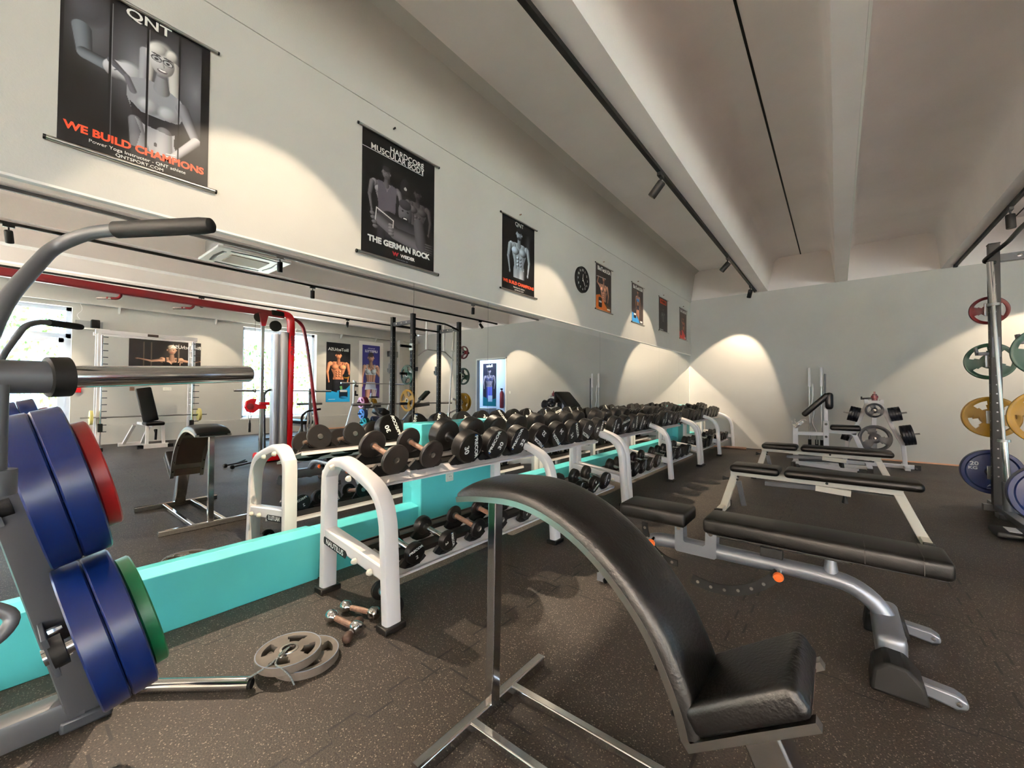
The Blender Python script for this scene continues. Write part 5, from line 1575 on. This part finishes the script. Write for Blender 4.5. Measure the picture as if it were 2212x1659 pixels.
# ------------------------------------------------------------------ printed posters (painted as colour attributes on a fine grid)
class Cv:
    def __init__(s, w, h, n, bg):
        s.nx = n; s.ny = int(n * h / w)
        s.H = h / w
        s.X, s.Y = np.meshgrid((np.arange(s.nx) + .5) / s.nx, (np.arange(s.ny) + .5) / s.ny * s.H)
        s.a = np.zeros((s.ny, s.nx, 3)); s.a[:] = np.array(bg) / 255.
    def mix(s, m, col):
        col = np.asarray(col, float)
        s.a = s.a * (1 - m[..., None]) + col * m[..., None]
    def rect(s, x0, y0, x1, y1, c, al=1.):
        m = ((s.X >= x0) & (s.X < x1) & (s.Y >= y0) & (s.Y < y1)).astype(float) * al
        s.mix(m, np.array(c) / 255.)
    def grad(s, x0, y0, x1, y1, c, cx, cy, rx, ry, al=1.):
        m = ((s.X >= x0) & (s.X < x1) & (s.Y >= y0) & (s.Y < y1)).astype(float)
        d = np.sqrt(((s.X - cx) / rx) ** 2 + ((s.Y - cy) / ry) ** 2)
        s.mix(m * np.clip(1 - d, 0, 1) * al, np.array(c) / 255.)
    def ell(s, cx, cy, rx, ry, c, rot=0., soft=.06, al=1., sh=.45):
        ca, sa = math.cos(rot), math.sin(rot)
        u = ((s.X - cx) * ca + (s.Y - cy) * sa) / rx
        v = (-(s.X - cx) * sa + (s.Y - cy) * ca) / ry
        d = np.sqrt(u * u + v * v)
        m = np.clip((1 - d) / soft, 0, 1) * al
        lit = 1 + sh * (-u * .75 - v * .45) - sh * .6 * d * d
        s.mix(m, np.clip(lit[..., None] * np.array(c) / 255., 0, 1))
    def limb(s, p0, p1, r0, r1, c, al=1., sh=.5, soft=.006):
        p0, p1 = np.array(p0), np.array(p1)
        d = p1 - p0; L = math.hypot(*d) + 1e-9; d = d / L
        t = (s.X - p0[0]) * d[0] + (s.Y - p0[1]) * d[1]
        w = -(s.X - p0[0]) * d[1] + (s.Y - p0[1]) * d[0]
        tc = np.clip(t, 0, L)
        r = r0 + (r1 - r0) * tc / L
        dist = np.sqrt((t - tc) ** 2 + w ** 2)
        m = np.clip((r - dist) / soft, 0, 1) * al
        q = w / r
        if d[1] < 0:
            q = -q
        lit = 1 + sh * q * .7 - sh * q * q * .8
        s.mix(m, np.clip(lit[..., None] * np.array(c) / 255., 0, 1))
    def poly(s, pts, c, al=1.):
        inside = np.zeros_like(s.X, bool)
        n = len(pts)
        for i in range(n):
            x0, y0 = pts[i]; x1, y1 = pts[(i + 1) % n]
            cond = ((y0 > s.Y) != (y1 > s.Y))
            xi = (x1 - x0) * (s.Y - y0) / (y1 - y0 + 1e-12) + x0
            inside ^= cond & (s.X < xi)
        s.mix(inside.astype(float) * al, np.array(c) / 255.)

def body(c, cx, y, s, skin, hair, top=None, pants=(30, 30, 34), long_hair=False, arms='down', female=False, legs=False, short=None, beard=False):
    dk = tuple(v * .55 for v in skin); hi = tuple(min(255, v * 1.25) for v in skin)
    E = lambda dx, dy, rx, ry, col, **k: c.ell(cx + dx * s, y + dy * s, rx * s, ry * s, col, **k)
    Lm = lambda a, b_, r0, r1, col, **k: c.limb((cx + a[0] * s, y + a[1] * s), (cx + b_[0] * s, y + b_[1] * s), r0 * s, r1 * s, col, **k)
    wd = .34 if female else .46
    if long_hair:
        E(0, .16, .21, .30, hair); E(.12, .42, .10, .34, hair); E(-.13, .38, .09, .28, hair)
    # legs / pants
    hip = 1.42
    if legs:
        for sx in (-1, 1):
            Lm((sx * .13, hip), (sx * .17, 2.1), .15, .11, skin if short else pants)
            Lm((sx * .17, 2.1), (sx * .16, 2.75), .10, .06, skin if short else pants)
            E(sx * .18, 2.82, .09, .05, (230, 230, 230))
    else:
        Lm((-.12, hip), (-.15, 2.3), .19, .17, pants); Lm((.12, hip), (.15, 2.3), .19, .17, pants)
    # torso
    c.poly([(cx + a * s, y + b_ * s) for a, b_ in ((-wd * .95, .60), (-wd * .55, .52), (wd * .55, .52), (wd * .95, .60), (wd * .78, .95), (wd * .55, 1.2), (wd * .62, 1.42), (-wd * .62, 1.42), (-wd * .55, 1.2), (-wd * .78, .95))], skin)
    Lm((-wd * .62, .62), (-wd * .42, 1.35), .10, .07, skin, sh=.5, al=.8)
    Lm((wd * .62, .62), (wd * .42, 1.35), .10, .07, dk, sh=.5, al=.5)
    Lm((0, .40), (0, .58), .085, .11, tuple(v * .8 for v in skin))
    for sx in (-1, 1):
        E(sx * wd * .92, .64, .115, .12, hi if sx < 0 else skin)
        E(sx * wd * .46, .80, wd * .44, .135, hi if sx < 0 else skin, sh=.7)
        if not female:
            for k in range(3):
                E(sx * .075, 1.02 + k * .115, .068, .052, hi if sx < 0 else skin, sh=.9, al=.9)
    Lm((0, .66), (0, 1.34), .010, .010, dk, al=.7)
    if arms == 'down':
        for sx in (-1, 1):
            Lm((sx * (wd + .04), .66), (sx * (wd + .12), 1.06), .095, .072, skin)
            Lm((sx * (wd + .12), 1.06), (sx * (wd + .05), 1.46), .068, .04, skin)
            E(sx * (wd + .04), 1.53, .045, .07, skin)
    elif arms == 'wide':
        for sx in (-1, 1):
            Lm((sx * wd, .64), (sx * (wd + .36), .70), .07, .055, skin)
            Lm((sx * (wd + .36), .70), (sx * (wd + .72), .62), .05, .03, skin)
            E(sx * (wd + .78), .62, .06, .03, skin)
    elif arms == 'up':
        Lm((-wd, .62), (-wd - .30, .50), .085, .06, skin); Lm((-wd - .30, .50), (-wd - .16, .16), .058, .04, skin)
        Lm((wd + .02, .66), (wd + .12, 1.06), .095, .072, skin); Lm((wd + .12, 1.06), (wd + .02, 1.42), .066, .04, skin)
    elif arms == 'fold':
        Lm((-wd - .02, .66), (-wd - .10, 1.0), .085, .07, skin); Lm((-wd - .10, 1.0), (-.12, .66), .065, .04, skin); E(-.10, .62, .06, .06, skin)
        Lm((wd, .66), (wd + .08, 1.06), .075, .06, skin); Lm((wd + .08, 1.06), (wd + .08, 1.5), .055, .035, skin)
    if top is not None:
        c.poly([(cx + a * s, y + b_ * s) for a, b_ in ((-wd * .85, .70), (-wd * .45, .76), (0, .82), (wd * .45, .76), (wd * .85, .70), (wd * .78, .98), (-wd * .78, .98))], top)
        for sx in (-1, 1):
            Lm((sx * wd * .6, .52), (sx * wd * .55, .75), .025, .03, top)
            E(sx * wd * .42, .84, wd * .38, .12, top, sh=.5)
    if short:
        c.poly([(cx + a * s, y + b_ * s) for a, b_ in ((-wd * .64, 1.30), (wd * .64, 1.30), (wd * .86, 1.66), (.03, 1.64), (-.03, 1.64), (-wd * .86, 1.66))], short)
    # head
    E(0, .20, .150, .205, skin, sh=.5)
    c.ell(cx, y + .07 * s, .155 * s, .10 * s, hair, soft=.15)
    for sx in (-1, 1):
        E(sx * .062, .185, .030, .014, (25, 20, 20), sh=0); E(sx * .062, .150, .042, .011, hair, sh=0)
        E(sx * .155, .21, .022, .045, skin)
    Lm((0, .19), (.006, .265), .012, .020, tuple(v * .85 for v in skin))
    E(0, .318, .052, .015, (130, 60, 55) if female else dk, sh=0)
    if beard:
        E(0, .345, .10, .055, hair, al=.75); E(0, .315, .045, .012, dk)

def poster(name, label, cat, wallx, y0, y1, z0, z1, cv, texts=(), rails=None, group=None, th=.004, axis='x+'):
    # axis x+: hangs on the mirror wall, facing +x; x-: on the window wall, facing -x; y-: faces -y (y0,y1 are then x)
    def P(u, v, o):
        # u 0..1 left to right as seen, v 0..1 top to bottom, o = distance out of the wall
        if axis == 'x+':
            return Vector((wallx + o, y0 + (y1 - y0) * u, z1 + (z0 - z1) * v))
        if axis == 'x-':
            return Vector((wallx - o, y1 + (y0 - y1) * u, z1 + (z0 - z1) * v))
        return Vector((y0 + (y1 - y0) * u, wallx - o, z1 + (z0 - z1) * v))
    t = thing(name, label, cat, P(.5, 1, 0), group)
    b = B()
    nx, ny = cv.nx, cv.ny
    vs = [P(i / nx, j / ny, th) for j in range(ny + 1) for i in range(nx + 1)]
    fs = [(j * (nx + 1) + i, (j + 1) * (nx + 1) + i, (j + 1) * (nx + 1) + i + 1, j * (nx + 1) + i + 1) for j in range(ny) for i in range(nx)]
    b.add(vs, fs)
    k = len(vs)
    q = [P(0, 0, th), P(0, 1, th), P(1, 1, th), P(1, 0, th), P(0, 0, .001), P(0, 1, .001), P(1, 1, .001), P(1, 0, .001)]
    b.add(q, [(4, 7, 6, 5), (0, 4, 5, 1), (1, 5, 6, 2), (2, 6, 7, 3), (3, 7, 4, 0)])
    sh = link('printed_sheet', b, 'print', t)
    me = sh.data
    at = me.color_attributes.new('print', 'FLOAT_COLOR', 'CORNER')
    lin = np.where(cv.a <= .04045, cv.a / 12.92, ((cv.a + .055) / 1.055) ** 2.4).reshape(-1, 3)
    col = np.ones((nx * ny * 4 + 20, 4), np.float32)
    col[:nx * ny * 4, :3] = np.repeat(lin, 4, axis=0)
    col[nx * ny * 4:, :3] = .02
    at.data.foreach_set('color', col.ravel())
    me.polygons.foreach_set('use_smooth', [False] * len(me.polygons))
    right = (P(1, 0, 0) - P(0, 0, 0)).normalized()
    W = (P(1, 0, 0) - P(0, 0, 0)).length
    H = z1 - z0
    for txt, u, v, size, mt, bold, sx, *al in texts:
        b = B(); put_text(b, txt, size * W, P(u, v, th + .0015), right, (0, 0, 1), bold * W, sx, al[0] if al else 'CENTER'); link('lettering', b, mt, sh)
    if rails:
        for v, r in ((0, rails[0]), (1, rails[1])):
            e = .035 * W + .012
            b = B(); b.tube([P(0, v, .012) - right * e, P(1, v, .012) + right * e], r, 14); rl = link('hanging_rail', b, 'steel', t)
            for s_, u in ((-1, 0), (1, 1)):
                b = B(); b.tube([P(u, v, .012) + right * s_ * (e - .001), P(u, v, .012) + right * s_ * (e + .008)], r * 1.02, 12); link('rail_cap', b, 'matblack', rl)
    return t

WX = .013
g = 'hanging posters above the mirror'
# poster 1: woman behind four dark glass strips
w, h = .525, .74
c = Cv(w, h, 190, (6, 6, 8))
H = c.H
for x0, x1 in ((.02, .285), (.30, .525), (.54, .755), (.77, .93)):
    c.grad(x0, .03, x1, H * .92, (150, 156, 166), (x0 + x1) / 2 + .04, H * .36, .26, .62, .62)
c.grad(.02, .03, .285, H * .95, (0, 0, 0), .10, H * .6, .4, .6, .9)
sk = (186, 188, 194)
c.ell(.15, .22, .13, .15, (52, 54, 60), soft=.5, al=.8)
c.limb((.12, .40), (.14, .60), .062, .050, (84, 92, 100)); c.limb((.14, .60), (.31, .62), .05, .055, (86, 94, 102))
c.limb((.33, .62), (.48, .60), .085, .07, sk); c.ell(.42, .60, .11, .11, sk, soft=.3)
c.limb((.52, .34), (.50, .78), .045, .03, (150, 152, 158))
c.ell(.635, .33, .125, .17, (206, 204, 200), soft=.3)
c.limb((.72, .36), (.735, .78), .05, .035, (196, 194, 190)); c.limb((.56, .36), (.545, .64), .035, .02, (190, 188, 184))
c.poly([(.40, .64), (.52, .58), (.64, .585), (.78, .65), (.80, .80), (.74, .95), (.73, 1.10), (.80, 1.28), (.46, 1.28), (.50, 1.08), (.44, .92), (.40, .80)], (138, 141, 148))
c.limb((.635, .50), (.635, .62), .042, .062, (122, 124, 130)); c.ell(.635, .365, .092, .128, (196, 195, 196), sh=.40)
c.ell(.605, .255, .085, .062, (214, 212, 208), soft=.3, rot=-.5); c.ell(.70, .27, .05, .07, (206, 204, 200), soft=.4, rot=.3)
for q in (.594, .676):
    c.ell(q, .350, .040, .028, (24, 24, 28), rot=.12, sh=0); c.ell(q, .352, .033, .021, (176, 177, 180), rot=.12, sh=0); c.ell(q, .353, .015, .011, (24, 24, 28), sh=0); c.ell(q, .312, .036, .008, (60, 58, 60), rot=.1, sh=0)
c.limb((.622, .342), (.648, .345), .004, .004, (24, 24, 28)); c.limb((.637, .36), (.640, .40), .010, .016, (176, 175, 176), sh=.5)
c.ell(.637, .445, .038, .016, (70, 60, 64), sh=0); c.ell(.637, .440, .030, .008, (236, 236, 236), sh=0)
c.ell(.635, .50, .05, .015, (90, 90, 96), soft=.6)
c.ell(.55, .82, .09, .08, (170, 172, 178), soft=.4); c.ell(.69, .83, .09, .08, (176, 178, 184), soft=.4)
c.poly([(.42, .83), (.50, .90), (.62, .90), (.78, .88), (.80, .96), (.70, 1.02), (.52, 1.0), (.44, .95)], (26, 26, 30))
c.limb((.46, 1.0), (.50, 1.28), .05, .07, (120, 124, 132), al=.7); c.limb((.66, 1.02), (.66, 1.28), .06, .07, (150, 153, 160), al=.6)
c.ell(.60, 1.15, .012, .02, (50, 50, 54), sh=0)
c.limb((.30, .56), (.40, .64), .03, .022, (70, 72, 80)); c.limb((.40, .64), (.44, .74), .024, .028, (80, 82, 90))
for k in range(4):
    c.limb((.34, .575 + k * .012), (.295 + k * .008, .545 + k * .028), .008, .006, (60, 62, 70))
c.limb((.79, .72), (.90, .98), .055, .04, (120, 122, 130)); c.limb((.90, .98), (.74, 1.20), .04, .035, (160, 160, 166))
for k in range(4):
    c.limb((.74, 1.19 + k * .022), (.68, 1.20 + k * .024), .010, .008, (196, 196, 198))
for x in (.29, .532, .762):
    c.rect(x - .006, .03, x + .008, H, (4, 4, 6)); c.rect(x + .010, .06, x + .014, H * .9, (140, 144, 150), .6)
c.rect(.42, 0, .66, .115, (5, 5, 7)); c.rect(0, 1.23, 1, H, (5, 5, 7), .75); c.rect(.93, 0, 1, H, (4, 4, 6)); c.rect(0, 0, .02, H, (4, 4, 6)); c.rect(0, 0, 1, .03, (4, 4, 6))
poster('hanging_poster', 'large black and white poster of a woman with glasses, leftmost above the mirror', 'poster', WX, .125, .650, 2.195, 2.935, c,
       [('QNT', .54, .045, .115, 'ink', .002, 1.25), ('WE BUILD CHAMPIONS', .50, .885, .088, 'orangeink', .0035, 1.0), ('Power Yoga Instructor - QNT athlete', .5, .935, .040, 'ink', 0, 1.05), ('QNTSPORT.COM', .5, .967, .038, 'ink', 0, 1.1)], (.008, .010), g)
# poster 2: three men in the dark
w, h = .645, .885
c = Cv(w, h, 150, (9, 9, 10)); H = c.H
body(c, .30, .32, .36, (84, 84, 88), (30, 30, 32)); c.poly([(.19, .50), (.25, .50), (.31, .60), (.37, .50), (.44, .52), (.42, .86), (.20, .86)], (66, 64, 72))
body(c, .74, .40, .34, (58, 56, 58), (14, 14, 16))
c.ell(.56, .47, .075, .12, (24, 24, 26)); c.ell(.56, .47, .02, .02, (150, 150, 150), sh=0)
c.ell(.56, .76, .10, .15, (72, 72, 76)); c.ell(.56, .66, .09, .06, (40, 40, 44)); c.ell(.56, .84, .05, .035, (20, 20, 22)); c.ell(.56, .825, .03, .008, (190, 190, 190), sh=0)
for q in (-1, 1):
    c.ell(.56 + q * .035, .74, .018, .008, (10, 10, 10), sh=0)
c.limb((.34, .92), (.70, .98), .11, .12, (46, 46, 50)); c.limb((.22, .94), (.40, 1.02), .07, .075, (78, 78, 82)); c.limb((.42, 1.04), (.78, 1.08), .075, .10, (76, 76, 80)); c.limb((.76, .84), (.80, 1.06), .08, .09, (60, 60, 64))
for k in range(4):
    c.ell(.13 + k * .012, .90 + k * .045, .035, .022, (92, 92, 96)); c.ell(.37, .96 + k * .035, .04, .019, (96, 96, 100))
c.limb((.18, .82), (.40, .90), .010, .010, (190, 190, 190)); c.limb((.18, .82), (.165, .96), .009, .009, (190, 190, 190)); c.limb((.40, .90), (.395, .98), .009, .009, (190, 190, 190))
for k in range(5):
    c.ell(.92, 1.04 + k * .03, .07, .012, (60, 60, 62))
c.rect(.0, .20, .82, .205, (220, 220, 220)); c.rect(0, .045, .82, .050, (220, 220, 220)); c.rect(.815, .045, .82, .205, (220, 220, 220))
c.rect(0, 1.16, 1, H, (8, 8, 9), .8)
poster('hanging_poster', 'black poster with three muscular men, second from the left above the mirror', 'poster', WX, 1.527, 2.172, 2.108, 2.993, c,
       [('HARDCORE', .585, .072, .092, 'ink', .001, .98), ('MUSCULAR BODY', .465, .122, .092, 'ink', .001, .98), ('THE GERMAN ROCK', .5, .865, .090, 'ink', .0045, 1.02), ('WEIDER', .60, .932, .052, 'ink', .002, 1.05), ('W', .43, .932, .060, 'redink', .004, 1.2), ('www.weider.de', .52, .968, .026, 'greyink', 0, 1.)], (.009, .012), g)
# poster 3
w, h = .54, .745
c = Cv(w, h, 110, (8, 8, 10)); H = c.H
c.grad(.7, .2, .95, 1.1, (80, 84, 92), .78, .5, .1, .5, .6)
body(c, .50, .14, .56, (150, 162, 174), (26, 26, 30), beard=True, pants=(150, 158, 168))
for x in (.26, .49, .74):
    c.rect(x, .1, x + .010, 1.15, (8, 8, 10))
c.rect(0, 1.10, 1, H, (8, 8, 10))
poster('hanging_poster', 'black poster of a bearded shirtless man with orange slogan, third above the mirror', 'poster', WX, 3.037, 3.577, 2.166, 2.912, c,
       [('QNT', .5, .055, .11, 'ink', 0, 1.1), ('WE BUILD CHAMPIONS', .5, .875, .082, 'orangeink', .003, 1.1), ('Nutrition for athletes', .5, .93, .04, 'ink', 0, 1.), ('QNTSPORT.COM', .5, .965, .036, 'ink', 0, 1.)], (.008, .009), g)
# poster 4
w, h = .478, .632
c = Cv(w, h, 100, (38, 34, 34)); H = c.H
body(c, .50, .26, .54, (178, 128, 104), (40, 28, 24), arms='up', pants=(40, 30, 28))
c.limb((.05, .36), (.62, .34), .012, .012, (190, 190, 190))
c.poly([(0, .92), (.25, .86), (.45, 1.0), (.75, 1.2), (1, 1.30), (1, H), (0, H)], (190, 98, 34)); c.poly([(.5, 1.06), (1, 1.16), (1, 1.30), (.75, 1.22)], (78, 56, 30))
c.rect(.16, .98, .38, 1.20, (22, 22, 24)); c.ell(.27, .97, .11, .035, (30, 30, 32)); c.ell(.27, 1.20, .11, .035, (20, 20, 22)); c.rect(.19, 1.04, .36, 1.09, (220, 220, 220)); c.rect(.72, 1.20, .92, 1.25, (230, 220, 200))
poster('hanging_poster', 'dark poster of a shirtless man with orange base, right of the wall clock', 'poster', WX, 5.023, 5.501, 2.292, 2.924, c, [('BioTechUSA', .52, .085, .165, 'ink', .004, 1.0)], (.007, .008), g)
c = Cv(w, h, 100, (66, 56, 52)); H = c.H
body(c, .52, .16, .42, (186, 128, 98), (50, 36, 28), top=(70, 150, 220), arms='down', female=True, legs=True, short=(40, 44, 60))
c.poly([(0, .98), (.35, 1.05), (.62, 1.22), (.68, H), (0, H)], (60, 150, 214)); c.rect(.14, .92, .36, 1.16, (30, 34, 44)); c.ell(.25, .92, .11, .03, (40, 44, 54)); c.rect(.17, 1.0, .34, 1.06, (225, 225, 225)); c.rect(.72, 1.20, .92, 1.26, (235, 235, 235))
poster('hanging_poster', 'poster of a woman in a light blue top, second right of the wall clock', 'poster', WX, 6.272, 6.748, 2.290, 2.925, c, [('BioTechUSA', .52, .085, .165, 'ink', .004, 1.0)], (.007, .008), g)
c = Cv(w, h, 90, (38, 36, 34)); H = c.H
body(c, .50, .36, .40, (84, 80, 78), (30, 28, 28), top=None, legs=True)
c.rect(.12, .06, .88, .24, (196, 66, 30), .9); c.rect(.15, .12, .85, .135, (60, 30, 20)); c.rect(.1, 1.24, .5, 1.27, (200, 200, 200))
poster('hanging_poster', 'dark grey poster with orange title block, third right of the wall clock', 'poster', WX, 7.54, 8.01, 2.306, 2.937, c, [('ANIMAL', .5, .11, .17, 'matblack', .003, 1.)], (.007, .008), g)
c = Cv(w, h, 90, (64, 50, 44)); H = c.H
body(c, .55, .34, .42, (176, 110, 86), (40, 26, 22), top=(90, 30, 34), arms='up', female=True, legs=True, short=(120, 40, 40))
c.poly([(0, 1.02), (.4, .92), (.8, 1.12), (.9, H), (0, H)], (196, 56, 46)); c.rect(.10, .98, .30, 1.16, (60, 20, 24)); c.rect(.70, 1.2, .9, 1.25, (235, 230, 225))
poster('hanging_poster', 'brown and red poster, last one before the far corner', 'poster', WX, 8.80, 9.285, 2.292, 2.937, c, [('BioTechUSA', .52, .085, .165, 'ink', .004, 1.0)], (.007, .008), g)
# wall clock
t = thing('wall_clock', 'round black wall clock with white numerals above the mirror', 'clock', (WX, 4.62, 2.43))
b = B(); b.lathe([(.168, 0), (.168, .026), (.160, .034), (.154, .030), (.152, .022), (0, .022)], (WX, 4.62, 2.597), (1, 0, 0), 56); fc = link('case', b, 'matblack', t)
b = B()
for k in range(12):
    a = PI / 2 - (k + 1) * PI / 6
    put_text(b, str(k + 1), .038, (WX + .0228, 4.62 + math.cos(a) * .122, 2.597 + math.sin(a) * .122), (0, 1, 0), (0, 0, 1), .0008, 1.)
link('numerals', b, 'ink', fc)
def hand(name, ang, L, wd_, o):
    a = PI / 2 - ang
    dv = Vector((0, math.cos(a), math.sin(a))); sv = Vector((0, -math.sin(a), math.cos(a)))
    b = B(); c0 = Vector((WX + o, 4.62, 2.597))
    b.prism([c0 - dv * .02 - sv * wd_, c0 - dv * .02 + sv * wd_, c0 + dv * L + sv * wd_ * .4, c0 + dv * L - sv * wd_ * .4], (.0015, 0, 0)); link(name, b, 'ink', t)
hand('hour_hand', math.radians(8), .075, .005, .0235); hand('minute_hand', math.radians(142), .105, .0035, .026)
b = B(); b.lathe([(.007, 0), (.006, .004), (0, .004)], (WX + .027, 4.62, 2.597), (1, 0, 0), 14); link('centre_cap', b, 'steel', t)
for i, (y, z) in enumerate(((1.78, 3.10), (3.32, 2.99), (5.25, 2.99), (6.52, 2.99), (7.78, 3.0), (9.05, 3.0))):
    b = B(); b.tube([(.01, y, z), (.035, y, z)], .006, 8); single('wall_hook', b, 'tan' if i else 'matblack', 'tiny hook in the wall above the ' + ['second', 'third', 'fourth', 'fifth', 'sixth', 'seventh'][i] + ' poster from the left', 'hook', 'hooks above the posters')

# window wall posters
w, h = .79, 1.845
c = Cv(w, h, 150, (26, 26, 30)); H = c.H
body(c, .50, .34, .78, (206, 134, 98), (60, 44, 38), pants=(40, 40, 46))
c.poly([(0, 1.66), (.16, 1.82), (.4, 1.86), (.55, 1.90), (.55, 1.96), (1, 1.86), (1, H), (0, H)], (40, 160, 222))
c.rect(.10, 1.92, .46, 2.16, (26, 40, 60)); c.ell(.28, 1.92, .18, .05, (30, 34, 40)); c.ell(.28, 2.16, .18, .05, (40, 130, 190)); c.rect(.13, 1.86, .42, 1.94, (225, 225, 225)); c.poly([(.34, 1.70), (.44, 1.72), (.40, 1.86), (.32, 1.84)], (110, 190, 110)); c.rect(.62, 2.22, .9, 2.235, (220, 230, 240))
c.ell(.18, 1.32, .16, .10, (196, 140, 40), soft=.2); c.ell(.18, 1.28, .16, .08, (34, 34, 38), soft=.2)
poster('wall_poster', 'tall poster of a shirtless athlete with supplement tub, right of the window', 'poster', XR - .003, 6.163, 6.946, .822, 2.662, c, [('BioTechUSA', .50, .115, .165, 'ink', .003, 1.0)], None, 'tall posters on the window wall', axis='x-')
w, h = .65, 1.76
c = Cv(w, h, 140, (44, 44, 112)); H = c.H
c.grad(0, 1.5, 1, H, (150, 90, 170), .5, H, 1., 1., .8)
body(c, .52, .42, 1.12, (206, 160, 138), (40, 26, 26), top=(214, 226, 236), arms='fold', female=True, legs=True, short=(200, 212, 232))
c.ell(.52, .40, .10, .08, (40, 26, 26), soft=.2)
poster('wall_poster', 'tall blue poster of a woman in white sportswear, near the far corner', 'poster', XR - .003, 7.372, 8.02, .93, 2.69, c, [('LIFESTYLE', .5, .115, .165, 'ink', .006, 1.0), ('BioTechUSA', .5, .06, .075, 'ink', .001, 1.0)], None, 'tall posters on the window wall', axis='x-')
b = B(); b.box((XR - .0015 + .0, 7.70, 1.80), (.002, .90, 2.02)); single('poster_backing', b, 'lip', 'white backing board behind the tall blue poster', 'backing board')
c = Cv(1.3, .95, 170, (40, 36, 36)); H = c.H
for x in (.32, .40, .70, .80):
    c.rect(x, .05, x + .02, H, (120, 108, 92), .7)
body(c, .43, .08, .42, (176, 136, 112), (206, 190, 168), top=(24, 22, 24), arms='wide', female=True, long_hair=False)
poster('wall_poster', 'wide dark poster of a blonde woman with spread arms behind the smith machine', 'poster', XR - .003, 1.735, 3.03, 1.36, 2.305, c, [('BioTechUSA', .22, .14, .085, 'ink', .001, 1.0)], None, None, axis='x-')
c = Cv(.57, 1.4, 90, (26, 26, 40)); H = c.H
body(c, .52, .30, .74, (120, 112, 124), (20, 20, 24), top=(60, 62, 96), pants=(76, 84, 170), arms='down')
c.poly([(0, 2.0), (.4, 2.1), (1, 1.9), (1, H), (0, H)], (10, 96, 110)); c.rect(.28, 1.85, .6, 2.2, (150, 170, 196))
poster('wall_poster', 'poster of a seated athlete in blue, seen through the doorway', 'poster', YB + 1.097, 6.69, 7.31, .66, 2.16, c, [('Rules', .5, .06, .22, 'ink', .003, 1.0)], None, None, axis='y-')
# ------------------------------------------------------------------ world, daylight, camera
w = D.worlds.new('world'); SC.world = w; w.use_nodes = True
bg = w.node_tree.nodes['Background']
bg.inputs[0].default_value = (.42, .66, 1., 1); bg.inputs[1].default_value = 5
l = D.lights.new('sun', 'SUN'); l.energy = 85; l.angle = .01; l.color = (1, .93, .93)
o = D.objects.new('sun', l); COL.objects.link(o)
o.rotation_euler = Vector((-.06, -.12, -1)).to_track_quat('-Z', 'Y').to_euler()

cam = D.cameras.new('camera'); co = D.objects.new('camera', cam); COL.objects.link(co)
f, roll = 880., math.radians(.3)
u, v = 1808 - 1106., 851 - 829.5
c_, s_ = math.cos(-roll), math.sin(-roll)
u, v = c_ * u - s_ * v, s_ * u + c_ * v
p = math.atan2(v, f); fl_ = f * math.cos(p) + v * math.sin(p)
th = math.atan2(u, fl_)
F = Vector((-math.sin(th) * math.cos(p), math.cos(th) * math.cos(p), math.sin(p)))
Rr = Vector((math.cos(th), math.sin(th), 0)); Uu = Rr.cross(F)
R2 = Rr * math.cos(roll) + Uu * math.sin(roll); U2 = Uu * math.cos(roll) - Rr * math.sin(roll)
M = Matrix((R2, U2, -F)).transposed().to_4x4(); M.translation = Vector((2.57, 0, 1.15))
co.matrix_world = M
cam.sensor_fit = 'HORIZONTAL'; cam.sensor_width = 36; cam.lens = 36 * f / 2212.
cam.clip_start = .02; cam.clip_end = 100
SC.camera = co
vs_ = SC.view_settings
vs_.view_transform = 'Standard'; vs_.look = 'None'; vs_.gamma = 1; vs_.use_curve_mapping = False; vs_.exposure = 1.38
SC.display_settings.display_device = 'sRGB'
cy = SC.cycles
cy.use_denoising = True; cy.denoiser = 'OPENIMAGEDENOISE'
cy.max_bounces = 9; cy.diffuse_bounces = 6; cy.glossy_bounces = 6; cy.transmission_bounces = 6; cy.transparent_max_bounces = 8
cy.sample_clamp_indirect = 6; cy.caustics_reflective = True; cy.blur_glossy = .6
cy.use_adaptive_sampling = True; cy.adaptive_threshold = .015
